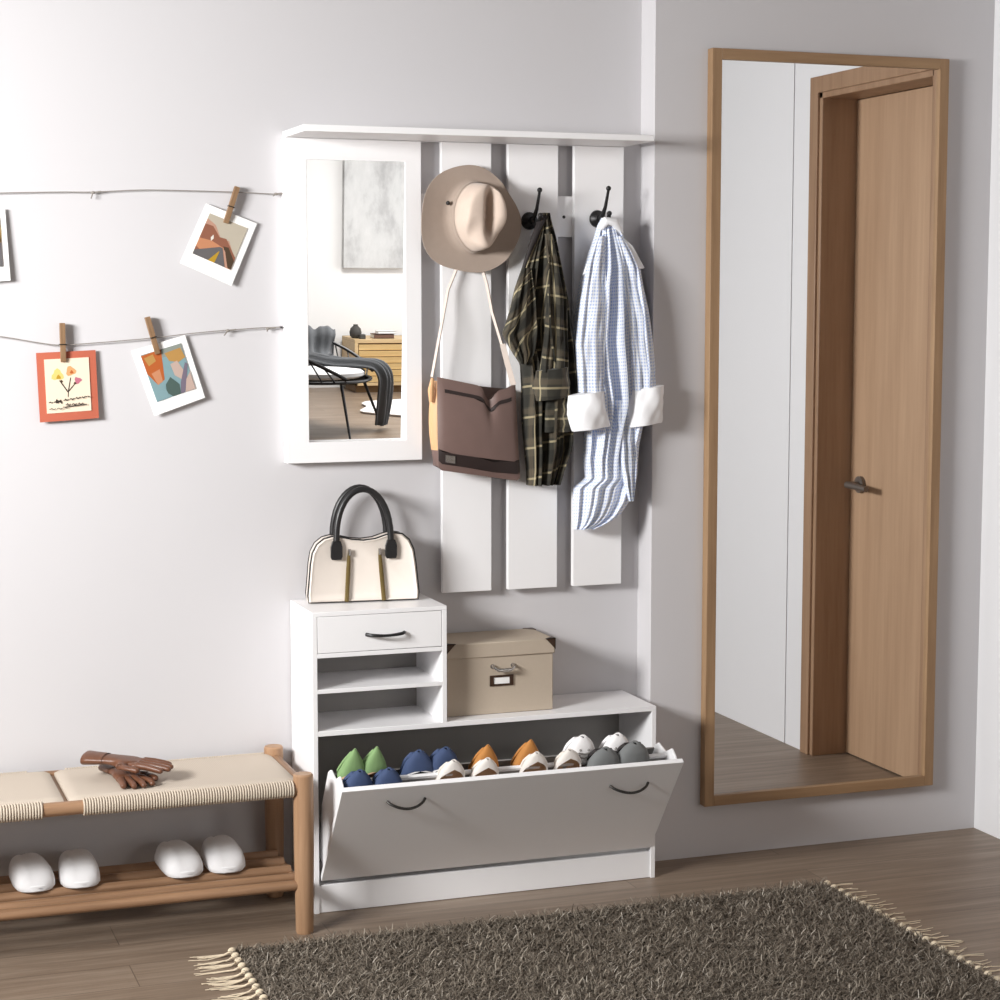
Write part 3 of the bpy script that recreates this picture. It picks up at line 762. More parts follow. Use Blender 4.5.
# ================================================================== SHIRTS ON THE HOOKS
def interp_rows(rows, n):
    ys = [r[0] for r in rows]; out = []
    for i in range(n+1):
        y = ys[0]+(ys[-1]-ys[0])*i/n
        k = max(0, min(len(rows)-2, next((j for j in range(len(rows)-1) if y <= ys[j+1]), len(rows)-2)))
        q = (y-ys[k])/(ys[k+1]-ys[k]); out.append([y]+[rows[k][c]+(rows[k+1][c]-rows[k][c])*q for c in range(1, len(rows[0]))])
    return out
def garment(rows, n=48, m=72, folds=((5.5, .0), (9.3, 1.1)), fa=.012, back_y=None, slant=0, seed=0, wr_=.003, uo=0., shear=0., fade=0.):
    """rows: (py, xleft px, xright px, y of the middle, half depth); returns a closed lofted cloth shape"""
    mb = MB(); rings = []; uvs = []; rs = np.random.default_rng(seed); ph = rs.uniform(0, 6.28, 8)
    R_ = interp_rows(rows, n); v = 0
    for i, (py, xl, xr, yc, hd) in enumerate(R_):
        a0, a1 = W(xl, py, yc), W(xr, py, yc); hw = (a1.x-a0.x)/2; xc = (a0.x+a1.x)/2; zc = (a0.z+a1.z)/2; ring = []; per = 0; prev = None
        g = min(1, i/n*4+.15)*(1-fade*max(0, min(1, (i/n-.62)/.2)))
        for k in range(m+1):
            a = 2*PI*k/m; ca_, sa = math.cos(a), math.sin(a)
            x = xc-hw*math.copysign(abs(ca_)**.8, ca_); u = (x-xc)/max(hw, 1e-4)
            y = yc-hd*math.copysign(abs(sa)**.7, sa)
            if sa > 0:
                env = sa**.5
                f = sum(math.sin(fr*u*2.2+o_+.5*math.sin(3*i/n+o_))*(1/(j+1)**.6) for j, (fr, o_) in enumerate(folds))
                y -= env*fa*g*f
                y -= wr_*env*math.sin(17*i/n+3*u+ph[0])*math.sin(5*u+ph[1])*g
            else: y = min(y, back_y) if back_y is not None else y
            z = zc+slant*(u)*(i/n)
            p = Vector((x, y, z))
            if prev is not None: per += (p-prev).length
            prev = p; ring.append(p); uvs.append((per+uo-shear*zc, -zc*1.0+shear*per))
        rings.append(ring)
    # closed seam: last column repeats the first with its own uv
    mb.loft(rings, caps=False, closed=False, uvs=uvs)
    for r_, i in ((rings[0], 0), (rings[-1], n)):
        c = sum(r_, Vector())/len(r_); o = len(mb.v); mb.v += [tuple(p) for p in r_]+[tuple(c)]
        for k in range(m):
            mb.f.append((o+k, o+k+1, o+m+1)); mb.mi.append(0); mb.uv.append([uvs[i*(m+1)+k], uvs[i*(m+1)+k+1], uvs[i*(m+1)+k]])
    return mb
def cuff(pc, wpx, hpx, y, dep, mat_uv=True, tiltx=0., n=22, m=40):
    """rolled sleeve end: a soft thick ring"""
    c = W(pc[0], pc[1], y); w = wpx/FPX*4.9/2; h_ = hpx/FPX*4.9/2; mb = MB(); rings = []; uvs = []
    for i in range(n+1):
        s = -1+2*i/n; k_ = (1-abs(s)**4)**.35 if abs(s) < 1 else .0; k_ = .93+.07*(1-s*s)+.03*math.sin(2.2*s+1)
        ring = []; per = 0
        for k in range(m+1):
            a = 2*PI*k/m; wob = 1+.06*math.sin(3*a+2*s)+.05*math.sin(5*a-3*s)+.02*math.sin(9*a+5*s)
            x = c.x+w*k_*wob*math.cos(a)+tiltx*s*h_; yy = c.y+dep*k_*wob*math.sin(a); z = c.z-h_*s+.12*h_*math.cos(a)*1.0
            ring.append(Vector((x, yy, z))); uvs.append((k/m*2*w*2.6, -z))
        rings.append(ring)
    mb.loft(rings, caps=False, closed=False, uvs=uvs)
    for r_, i in ((rings[0], 0), (rings[-1], n)):
        c2 = sum(r_, Vector())/len(r_)+Vector((0, 0, .022 if i else .004)); o = len(mb.v); mb.v += [tuple(p) for p in r_]+[tuple(c2)]
        for k in range(m):
            mb.f.append((o+k, o+k+1, o+m+1)); mb.mi.append(0); mb.uv.append([uvs[i*(m+1)+k], uvs[i*(m+1)+k+1], uvs[i*(m+1)+k]])
    return mb
BY = -.040
# dark plaid shirt
pls = thing('plaid_shirt', 'dark olive plaid flannel shirt hanging on the left hook', 'shirt', W(542, 215, -.09))
rows = [(213, 541, 549, -.083, .012), (222, 538, 550, -.085, .018), (236, 534, 553, -.080, .026), (255, 527, 556, -.078, .032), (275, 521, 560, -.078, .034), (300, 515, 566, -.078, .035), (325, 513, 568, -.078, .036), (345, 515, 571, -.078, .036),
        (365, 521, 573, -.078, .036), (385, 522, 575, -.078, .036), (405, 522, 574, -.077, .035), (430, 523, 571, -.076, .033), (450, 525, 569, -.075, .031), (470, 527, 562, -.073, .028), (484.5, 527, 558, -.071, .026)]
obj('shirt_body', garment(rows, 80, 100, ((3.4, .5), (6.3, 2.0), (11., .7)), .017, BY, seed=3, wr_=.004, shear=.12), 'plaid', pls, angle=0)
rows = [(268, 522, 531, -.118, .008), (288, 515, 533, -.120, .012), (310, 510, 535, -.121, .015), (326, 505, 536, -.122, .016), (334, 502, 536, -.122, .015), (345, 508, 535, -.122, .014), (355, 514, 533, -.121, .011), (364, 520, 527, -.12, .007)]
obj('collar_fold', garment(rows, 30, 40, ((3.2, .2), (6., 1.2)), .008, None, seed=4, uo=.02, shear=.6), 'plaid', pls, angle=0)
rows = [(234, 545, 552, -.118, .008), (262, 547, 560, -.122, .013), (300, 546, 566, -.124, .017), (340, 544, 567, -.125, .018), (372, 540, 568, -.126, .019)]
slv = obj('sleeve', garment(rows, 36, 44, ((2.6, .4), (6., 1.2)), .006, None, seed=5, uo=.035, shear=-.1), 'plaid', pls, angle=0)
obj('rolled_cuff', cuff((552, 384), 37, 30, -.126, .026), 'plaid', slv, angle=0)
rows = [(396, 546, 568, -.118, .010), (410, 545, 569.5, -.120, .012), (432, 545, 570, -.120, .012)]
obj('shirt_pocket', garment(rows, 14, 30, ((2., .3),), .002, None, seed=6, uo=.012), 'plaid', pls, angle=0)
cl = MB(); cl.tube([W(546, 217, -.092), W(540, 224, -.105), W(531, 246, -.108), W(522, 273, -.112)], [.008, .010, .007, .004], 12)
obj('neck_edge', cl, 'darksole', pls)  # dark tube along the upper left edge of the shirt
# blue gingham shirt
bls = thing('gingham_shirt', 'pale blue gingham shirt with rolled white cuffs hanging on the right hook', 'shirt', W(607, 220, -.09))
rows = [(218, 602, 614, -.085, .014), (226, 598, 618, -.085, .022), (238, 595, 623, -.083, .030), (252, 590, 632, -.080, .034), (268, 585, 640, -.08, .037), (285, 580, 643, -.08, .038), (310, 577, 648, -.08, .040), (340, 573, 652, -.081, .041), (370, 575, 655, -.081, .041),
        (400, 582, 652, -.080, .039), (425, 585, 642, -.079, .037), (445, 585, 638, -.078, .035), (458, 584, 637, -.077, .033), (478, 586, 636, -.076, .031), (486, 574, 634, -.075, .03), (502, 573.5, 629, -.074, .028), (515, 573.5, 620, -.072, .024), (523, 573.5, 609, -.07, .02), (528.5, 573.5, 594, -.068, .016)]
obj('shirt_body', garment(rows, 90, 140, ((5.0, .2), (9.4, 2.2), (15., .9)), .021, BY, seed=8, wr_=.003, shear=.06, fade=.7), 'gingham', bls, angle=0)
rows = [(400, 615, 632, -.118, .007), (430, 618, 636, -.120, .010), (460, 621, 636, -.119, .010), (485, 624, 635, -.117, .008), (501, 629, 633, -.115, .005)]
obj('shirt_tail', garment(rows, 26, 36, ((3.2, .2), (7., 1.2)), .006, None, seed=9), 'gingham', bls, angle=0)
rows = [(236, 597, 604, -.115, .009), (262, 588, 604, -.120, .014), (300, 581, 606, -.124, .019), (345, 576, 604, -.128, .021), (392, 579, 603, -.130, .020)]
s1 = obj('sleeve', garment(rows, 40, 44, ((2.6, .8), (6., .2)), .005, None, seed=10), 'gingham', bls, angle=0)
obj('rolled_cuff', cuff((587.5, 411), 42, 36, -.130, .032, tiltx=.12), 'cuff_white', s1, angle=0)
rows = [(236, 615, 621, -.115, .009), (266, 619, 636, -.120, .014), (310, 625, 646, -.124, .018), (350, 629, 652, -.126, .019), (390, 632, 655, -.128, .020)]
s2_ = obj('sleeve', garment(rows, 40, 44, ((2.6, .1), (6., 1.9)), .005, None, seed=11), 'gingham', bls, angle=0)
obj('rolled_cuff', cuff((646, 406), 37, 38, -.128, .030, tiltx=-.1), 'cuff_white', s2_, angle=0)
co_ = MB(); co_.prism([W(622, 236, -.12), W(633, 246, -.122), W(645, 268, -.118), W(640, 269, -.12), W(628, 256, -.126)], (0, .006, 0))
co_.prism([W(600, 232, -.12), W(592, 250, -.118), W(583, 275, -.112), W(589, 272, -.118), W(599, 252, -.124)], (0, .006, 0))
co_.tube([W(600, 229, -.108), W(606, 221, -.118), W(614, 222, -.115), W(621, 234, -.105)], [.008, .012, .012, .008], 12)
obj('neck_edge', co_, 'gingham', bls, bevel=.002)

# ================================================================== STRINGS, CARDS, CLOTHESPINS
def twine(label, pts, twigs, grp):
    root = thing('twine', label, 'string', W(*pts[-1], -.010), 0, 'strings across the wall')
    m = MB(); P_ = [W(x, y, -.012) for x, y in pts]
    # smooth the polyline
    fine = []
    for i in range(len(P_)-1):
        p0, p1, p2, p3 = P_[max(i-1, 0)], P_[i], P_[i+1], P_[min(i+2, len(P_)-1)]
        for k in range(10):
            s = k/10; fine.append(.5*((2*p1)+(-p0+p2)*s+(2*p0-5*p1+4*p2-p3)*s*s+(-p0+3*p1-3*p2+p3)*s**3))
    fine.append(P_[-1]); m.tube(fine, .0013, 6); obj('cord', m, 'twine', root)
    for (x, y), tail in twigs:
        kn = MB(); c = W(x, y, -.012); kn.ball(c, .0035, 6, sx=1.6); kn.tube([c, W(x+tail[0], y+tail[1], -.014)], .0016, 6); kn.tube([c, W(x+8, y-1, -.013)], .0022, 6)
        obj('knot', kn, 'twine', root)
    nl = MB(); c = W(*pts[-1], 0); nl.tube([(c.x, -.001, c.z), (c.x, -.016, c.z)], .0022, 8); obj('nail', nl, 'iron', root)
    nl = MB(); c = W(*pts[0], 0); nl.tube([(c.x, -.001, c.z), (c.x, -.016, c.z)], .0022, 8); obj('nail', nl, 'iron', root)
    return root
twine('upper grey string stretched across the wall carrying the road card', [(-60, 195), (0, 193), (60, 192), (92, 192), (140, 190), (180, 190.5), (232, 192), (272, 194), (283, 194)], [((93, 192.5), (-2, 6)), ((276, 194), (-3, 2))], 's')
twine('lower string sagging across the wall carrying two cards', [(-60, 330), (0, 336.5), (40, 343), (62, 345), (100, 342.5), (152, 338), (200, 332.5), (250, 328.5), (280, 327)], [((228, 330.5), (-4, 5)), ((268, 328.5), (-1, 3))], 's')
def quad_pt(Q, u, v, off=0):
    a = Q[0]*(1-u)*(1-v)+Q[1]*u*(1-v)+Q[2]*u*v+Q[3]*(1-u)*v
    return a+Vector((0, -off, 0))
def card(label, quad, border, pic, inner, art, tiltd=.006):
    """quad: TL TR BR BL pixels on the wall; art: list of (material, polygon in 0..1 of the inner picture)"""
    ys = [-.008, -.008-.002, -.008-.004, -.008-.002]
    Q = [W(x, y, d) for (x, y), d in zip(quad, (-.009, -.010, -.016, -.015))]
    root = thing('photo_card', label, 'card', (Q[2]+Q[3])/2, 0, 'cards pinned to the strings')
    m = MB(); nn = 8; rows_ = []
    for j in range(nn+1):
        v = j/nn; row = [quad_pt(Q, i/nn, v, .002*math.sin(PI*i/nn)) for i in range(nn+1)]
        rows_.append(row+[p+Vector((0, .0016, 0)) for p in row[::-1]])
    m.loft(rows_); b = obj('card_border', m, border, root, smooth=False)
    IQ = [quad_pt(Q, u, v) for u, v in inner]
    pm = MB(); mats = [pic]; 
    rows_ = []
    for j in range(nn+1):
        rows_.append([quad_pt(IQ, i/nn, j/nn, .0028) for i in range(nn+1)]+[quad_pt(IQ, i/nn, j/nn, .0005) for i in range(nn, -1, -1)])
    pm.loft(rows_)
    for k_, (mt, poly) in enumerate(art):
        if mt not in mats: mats.append(mt)
        pm.add([quad_pt(IQ, u, v, .0030+.00006*k_) for u, v in poly], [tuple(range(len(poly)))], mats.index(mt))
    obj('picture', pm, mats, root, smooth=False)
    return root
for nm, c in dict(a_sky=(206, 196, 178), a_pink=(206, 160, 138), a_brown=(158, 104, 82), a_orange=(214, 148, 110), a_road=(112, 108, 110), a_yellow=(200, 160, 50), a_dark=(88, 70, 54), a_teal=(140, 172, 178), a_rust=(196, 104, 52), a_ochre=(196, 150, 86), a_green=(84, 104, 98), a_sage=(150, 158, 150), a_blush=(206, 180, 168), a_plum=(128, 118, 134), a_ink=(64, 54, 50), a_petal=(248, 220, 130), a_peach=(242, 178, 120), a_rose=(206, 120, 140), a_white=(246, 240, 230)).items(): flat(nm, *[int(k*.88) for k in c])
card('white bordered card with a desert road picture on the upper string', [(206, 203.5), (257, 223.5), (231.5, 286), (180, 263)], 'paper', 'a_sky', [(.13, .12), (.87, .12), (.87, .79), (.13, .79)], [
    ('a_pink', [(0, .12), (.25, .2), (.5, .45), (.7, .42), (1, .75), (1, 1), (0, 1)]), ('a_brown', [(0, .25), (.2, .24), (.45, .42), (.62, .40), (1, .72), (1, 1), (0, 1)]),
    ('a_orange', [(0, .6), (.3, .56), (.55, .6), (.7, .62), (1, 1), (.55, 1), (0, .8)]), ('a_dark', [(.62, .58), (.75, .56), (1, .8), (1, 1), (.9, .98)]),
    ('a_road', [(.55, .62), (.62, .62), (.85, 1), (0, 1), (0, .9)]), ('a_yellow', [(.565, .72), (.585, .72), (.57, 1), (.4, 1)]), ('a_pink', [(.64, .64), (.70, .66), (.92, 1), (.86, 1)]), ('a_white', [(.25, .5), (.29, .42), (.33, .5), (.29, .57)])])
def line(x0, y0, x1, y1, w=.012):
    dx, dy = x1-x0, y1-y0; l_ = math.hypot(dx, dy); a, b = -dy/l_*w, dx/l_*w
    return [(x0-a, y0-b), (x1-a, y1-b), (x1+a, y1+b), (x0+a, y0+b)]
def blob(cx_, cy_, r, k=9, e=.25, ph=0): return [(cx_+r*(1+e*math.sin(3*2*PI*i/k+ph))*math.cos(2*PI*i/k), cy_+.8*r*(1+e*math.sin(3*2*PI*i/k+ph))*math.sin(2*PI*i/k)) for i in range(k)]
scrib = []
def script(x0, x1, y, amp, n_, w, slope=0.):
    pts = [(x0+(x1-x0)*i/n_, y+slope*(i/n_)+amp*(math.sin(i*2.3)+.6*math.sin(i*5.1))) for i in range(n_+1)]
    return [('a_ink', line(*pts[i], *pts[i+1], w)) for i in range(n_) if i % 6 != 5]
art = [('a_petal', blob(.28, .30, .13, 12)), ('a_peach', blob(.58, .24, .11, 12, .2, 1)), ('a_rose', blob(.73, .42, .08, 9, .3, 2)), ('a_yellow', blob(.30, .34, .05)), ('a_rust', blob(.60, .26, .04)),
       ('a_ink', line(.32, .40, .49, .62, .012)), ('a_ink', line(.57, .36, .50, .62, .010)), ('a_ink', line(.68, .46, .50, .62, .010)), ('a_ink', line(.50, .62, .49, .72, .008)), ('a_dark', blob(.36, .42, .03)), ('a_dark', blob(.66, .47, .03))]
art += script(.05, .32, .80, .012, 14, .007)+script(.2, .34, .79, .03, 9, .012)+script(.38, .98, .775, .016, 26, .008, -.05)+script(.42, .85, .86, .018, 18, .009)+[('a_ink', line(.36, .90, .9, .875, .008))]+script(.05, .45, .92, .012, 14, .006)
card('terracotta bordered card with three flowers and handwriting on the lower string', [(36, 353), (95.5, 350), (99, 418), (40, 422.5)], 'terracotta', 'creamcard', [(.125, .10), (.875, .10), (.875, .88), (.125, .88)], art)
card('white bordered card with a patchwork painting on the lower string', [(131, 351), (185, 335), (205, 397.5), (154.5, 416)], 'paper', 'a_teal', [(.13, .10), (.88, .10), (.88, .82), (.13, .82)], [
    ('a_sage', [(0, 0), (1, 0), (1, .2), (0, .15)]), ('a_rust', [(0, .02), (.5, 0), (.42, .35), (.35, .62), (.15, .66), (0, .4)]), ('a_ochre', [(.05, .08), (.28, .05), (.3, .2), (.1, .26)]), ('a_orange', [(.1, .42), (.32, .38), (.3, .64), (.16, .68)]),
    ('a_ochre', [(.55, .1), (.95, .08), (1, .3), (.8, .36), (.6, .28)]), ('a_blush', [(.6, .35), (.78, .32), (.86, .55), (.75, .72), (.62, .6)]), ('a_green', [(.34, .72), (.5, .6), (.66, .8), (.62, 1), (.42, 1), (.3, .88)]),
    ('a_plum', [(.7, .78), (.95, .4), (1, .45), (.82, .85), (.72, 1), (.62, 1)]), ('a_blush', [(.86, .74), (1, .62), (1, 1), (.74, 1)]), ('a_teal', [(.05, .8), (.3, .75), (.34, 1), (.08, 1)])])
card('white bordered card with yellow and grey picture, cut by the photo edge', [(-52, 205), (5, 209), (10.5, 280.5), (-48, 285)], 'paper', 'a_road', [(.12, .12), (.89, .12), (.89, .80), (.12, .80)], [
    ('a_yellow', [(0, .0), (1, .0), (1, .5), (.8, .55), (.4, .3), (0, .4)]), ('a_dark', [(.9, .1), (.96, .1), (1, .5), (.96, .5)])])
def clothespin(label, top, bot, hold):
    a, b = W(*top, -.014), W(*bot, -.019); d = (b-a); L = d.length
    root = thing('clothespin', label, 'clothespin', (a+b)/2, 0, 'wooden clothespins on the strings')
    ang = math.atan2(d.x, -d.z)
    for sgn, nm in ((-1, 'front_prong'), (1, 'back_prong')):
        m = MB(); hw = .0062
        prof = [(-L/2, .0012, .0068), (-L/2+.006, .0012, .0072), (-L*.05, .0010, .0070), (L*.08, .0008, .005), (L*.3, .0006, .0058), (L/2-.004, .0003, .004), (L/2, .0003, .0028)]
        rr = []
        for s, i_, o_ in prof:
            y0, y1 = sgn*i_*1.2, sgn*o_
            rr.append([(-hw, y0, -s), (hw, y0, -s), (hw, y1, -s), (-hw, y1, -s)])
        m.loft(rr); obj(nm, m, 'pin', root, local=True, bevel=.0006)
    sp2 = MB(); sp2.tube([(-.0075, -.0075, -L*.05), (-.0075, .0, -L*.05), (-.0075, .0075, -L*.05)], .0009, 6); sp2.tube([(.0075, -.0075, -L*.05), (.0075, .0075, -L*.05)], .0009, 6); sp2.tube([(-.0078, -.0070, -L*.05), (.0078, -.0070, -L*.05)], .0012, 8); sp2.tube([(-.0078, .0070, -L*.05), (.0078, .0070, -L*.05)], .0012, 8)
    obj('spring', sp2, 'handle', root, local=True)
    root.rotation_euler = (math.atan2(-.003, L), -ang, 0) if False else (0, -ang, 0)
    return root
clothespin('wooden clothespin leaning over the road card', (237, 187), (226, 223), 0)
clothespin('upright wooden clothespin holding the terracotta card', (62, 323), (63.5, 362), 0)
clothespin('wooden clothespin tilted left holding the patchwork card', (147, 317), (158, 354), 0)

# ================================================================== BENCH
by_, bb_, bX, bT = -.3443, -.042, -.0559, .3812
XM, XLft = -.598, -1.14
bench = thing('bench', 'wooden bench with woven cord seat and slatted shoe shelf', 'bench', ((bX+XLft)/2, (by_+bb_)/2, 0))
for x in (bX, XLft):
    for y in (by_, bb_):
        m = MB(); m.lathe((x, y, 0), [(.019, 0), (.021, .004), (.0235, .2), (.0235, bT-.004), (.0205, bT)], 28); obj('leg', m, 'bench_wood_z', bench)
rz_ = .3465
for y in (by_, bb_):
    m = MB(); m.tube([(XLft, y, rz_), (bX, y, rz_)], .0160, 20); rr_ = obj('seat_rail', m, 'bench_wood_x', bench)
    for xa, xb in ((-.565, bX-.024), (XLft+.024, -.653)):
        w = MB()
        n_ = int((xb-xa)/.0062)
        for i in range(n_):
            xx = xa+(i+.5)*(xb-xa)/n_; pts = [(xx, y+.0180*math.cos(2*PI*k/14), rz_+.0180*math.sin(2*PI*k/14)) for k in range(14)]
            w.tube(pts, .0026, 6, closed=True)
        obj('cord_wrap', w, 'cord', rr_)
for x in (bX, XLft, ):
    m = MB(); m.tube([(x, by_, rz_), (x, bb_, rz_)], .0165, 20); obj('end_rail', m, 'bench_wood_y', bench)
m = MB(); m.tube([(XM+.0, by_, rz_-.002), (XM+.0, bb_, rz_-.002)], .010, 16); obj('cross_rail', m, 'bench_wood_y', bench)
def seat_panel(xa, xb):
    m = MB(); nx, ny = 40, 24; rows_ = []; zt = .3685
    for j in range(ny+1):
        v = j/ny; row = []
        for i in range(nx+1):
            u = i/nx; x = xa+(xb-xa)*u; y = by_+.006+(bb_-.006-by_-.006)*v
            e = min(u, 1-u)*(xb-xa); ey = min(v, 1-v)*(bb_-by_)
            z = zt-.006*math.exp(-e/.006)-.007*math.exp(-ey/.006)-.004*math.sin(PI*u)*math.sin(PI*v)
            row.append(Vector((x, y, z)))
        rows_.append(row+[p+Vector((0, 0, -.010)) for p in row[::-1]])
    def mif(i, j):
        if j >= nx: return 0
        u, v = (j+.5)/nx, (i+.5)/ny; e = min(u, 1-u)*(xb-xa); ey = min(v, 1-v)*(bb_-by_)
        return 1 if e < ey*1.15 else 0
    m.loft(rows_, mif=mif); return obj('woven_seat', m, ['weave_x', 'weave_y'], bench, angle=60)
seat_panel(XM+.006, bX-.012); seat_panel(XLft+.012, XM-.006)
for y, z, r in ((by_, .116, .0125), (-.275, .112, .0125), (-.205, .112, .0125), (-.135, .112, .0125), (-.068, .112, .0125)):
    m = MB(); m.tube([(XLft, y, z), (bX, y, z)], r, 16); obj('shelf_dowel', m, 'bench_wood_x', bench)
for x in (bX, XLft):
    m = MB(); m.tube([(x, by_, .098), (x, bb_, .098)], .0125, 16); obj('shelf_end_rail', m, 'bench_wood_y', bench)

# ------------------------------------------------------------------ slippers
def slipper_root(label):
    root = thing('slipper', label, 'slipper')
    L, n = .200, 30
    wid = [(0, .010), (.04, .028), (.15, .040), (.35, .043), (.55, .046), (.72, .0485), (.86, .047), (.94, .039), (.98, .027), (1, .014)]
    so_ = MB(); ol = [(lerp(wid, i/30)*.87, L*i/30) for i in range(31)]
    pts = [(w+.001, y) for w, y in ol]+[(-w-.001, y) for w, y in ol[::-1]]
    so_.prism([(x, y, 0) for x, y in pts], (0, 0, .016)); so_.v = [(x, y, z) for x, y, z in so_.v]
    obj('sole', so_, 'slipper', root, local=True, bevel=.003, label='padded white sole')
    up_ = MB(); rings = []; K = 26
    hts = [(.30, .056), (.45, .060), (.62, .0595), (.78, .055), (.88, .048), (.94, .038), (.98, .024), (1, .009)]
    for i in range(K+1):
        u = .30+.70*(1-(1-i/K)**1.7); w = lerp(wid, u)*.87+.0045*min(1, (1-u)/.06); h_ = lerp(hts, u); ring = []
        for k in range(n+1):
            a = PI*k/n; c_, s_ = math.cos(a), math.sin(a)
            x = w*math.copysign(abs(c_)**.62, c_); z = .006+(h_-.006)*s_**.7
            z -= .0035*math.exp(-((x-.009)/.006)**2)*(1-.5*(u-.3)/.7)*(s_ > .3)
            ring.append(Vector((x, L*u, z)))
        inn = [Vector((p.x*.93, p.y-(.004 if i == K else 0), max(.004, p.z-.004))) for p in ring[::-1]]
        rings.append(ring+inn)
    up_.loft(rings); o_ = obj('vamp', up_, 'slipper', root, local=True, angle=70)
    return root
SLP = [('white slipper at the far left, leftmost of four on the bench shelf', (38, 892), .10), ('white slipper second from left on the bench shelf', (82, 888), -.04), ('white slipper left of the pair nearest the bench leg', (188, 877.5), .12), ('white slipper nearest the front bench leg', (229, 873), -.02)]
sl0 = None
for lb, px, rot in SLP:
    p = WZ(px[0], px[1], .1255); r_ = slipper_root(lb) if sl0 is None else copy_thing(sl0, lb)
    if sl0 is None: sl0 = r_
    th = PI+rot*.8; toe = Vector((p.x, p.y, .1245)); dv_ = Vector((-math.sin(th), math.cos(th), 0))
    r_.rotation_euler = (0, 0, th); r_.location = toe-dv_*.200; r_['group'] = 'white slippers on the bench shelf'

# ------------------------------------------------------------------ gloves
def skin_mesh(name, nodes, edges, radii, sub=2):
    me = bpy.data.meshes.new(name+'_skel'); me.from_pydata(nodes, edges, []); o = bpy.data.objects.new(name+'_skel', me); COL.objects.link(o)
    o.modifiers.new('skin', 'SKIN'); s_ = o.modifiers.new('sub', 'SUBSURF'); s_.levels = sub; s_.render_levels = sub
    sv = me.skin_vertices[0].data
    for i, r in enumerate(radii): sv[i].radius = r if isinstance(r, tuple) else (r, r)
    sv[0].use_root = True
    dg = bpy.context.evaluated_depsgraph_get(); ev = o.evaluated_get(dg); out = bpy.data.meshes.new_from_object(ev)
    bpy.data.objects.remove(o); bpy.data.meshes.remove(me)
    mb = MB(); mb.add([v.co[:] for v in out.vertices], [tuple(p.vertices) for p in out.polygons]); bpy.data.meshes.remove(out); return mb
def make_glove(label, wrist, ang, z0, curl, lift, mirror=1, cuff_w=.046):
    """hand lying palm down; local +x runs from wrist to fingertips"""
    root = thing('glove', label, 'glove', (wrist[0], wrist[1], z0), ang, 'pair of gloves on the bench')
    N_, E_, R_ = [], [], []
    def add(p, r, par):
        N_.append(p); R_.append(r)
        if par is not None: E_.append((par, len(N_)-1))
        return len(N_)-1
    p0 = add((.055, 0, lift*.7+.012), .021, None)
    for fi, (yy, L_) in enumerate(((-.030, .060), (-.010, .072), (.010, .068), (.029, .052))):
        yy *= mirror
        a = add((.085, yy*.9, lift*.5+.012), .0115, p0)
        b = add((.105+L_*.15, yy*1.05, lift*.35+.013), .0098, a)
        c = add((.105+L_*.6-curl*.012, yy*1.18, .012+lift*.1+.004*curl), .0092, b)
        d = add((.105+L_*(1.0-.35*curl), yy*1.25, .0085), .0078, c)
    t1 = add((.05, -.034*mirror, lift*.5+.011), .0125, p0); t2 = add((.082, -.056*mirror, .012+lift*.3), .0105, t1); t3 = add((.108, -.060*mirror, .010+lift*.15), .0085, t2)
    w1 = add((.02, 0, lift*.85+.012), .020, p0); w2 = add((-.01, 0, lift+.011), .0215, w1); w3 = add((-.035, .0, lift*.9+.010), .023, w2)
    mb = skin_mesh('hand', N_, E_, R_)
    # a glove lies flattened: widen the wrist and palm, squash thickness
    vv = []
    for x, y, z in mb.v:
        k_ = 1 if x > .085 else 1+.55*min(1, (.085-x)/.04)
        zc = lift*max(0, min(1, (0.13-x)/.12))*.8+.012
        kz = .9 if x > .085 else .62
        vv.append((x, y*k_ if abs(y) < .04 else y*1.0+math.copysign(.02*(k_-1), y), max(.001, zc+(z-zc)*kz)))
    mb.v = vv
    obj('glove_hand', mb, 'glove', root, local=True, angle=0)
    cf = MB(); rings = []
    for x, a_, b_ in ((-.008, .0325, .0135), (-.045, .037, .0155), (-.062, .040, .0165), (-.062, .036, .0135), (-.045, .033, .0125)):
        rings.append([Vector((x, a_*math.cos(2*PI*k/28), max(.0015, lift*.9+.012+b_*math.sin(2*PI*k/28)))) for k in range(28)])
    cf.loft(rings, caps=False); obj('cuff', cf, 'glove', root, local=True, angle=0); root.scale = (.92, .92, .92)
    return root
zs_ = .3670
a = WZ(100, 770, zs_); 
make_glove('brown leather glove on top of the pair, pointing right on the bench', (-.478, -.175), -.58, zs_+.022, 0.15, .014, 1)
make_glove('brown leather glove underneath, fingers curled towards the bench front', (-.452, -.170), -1.42, zs_-.002, .7, .004, -1)

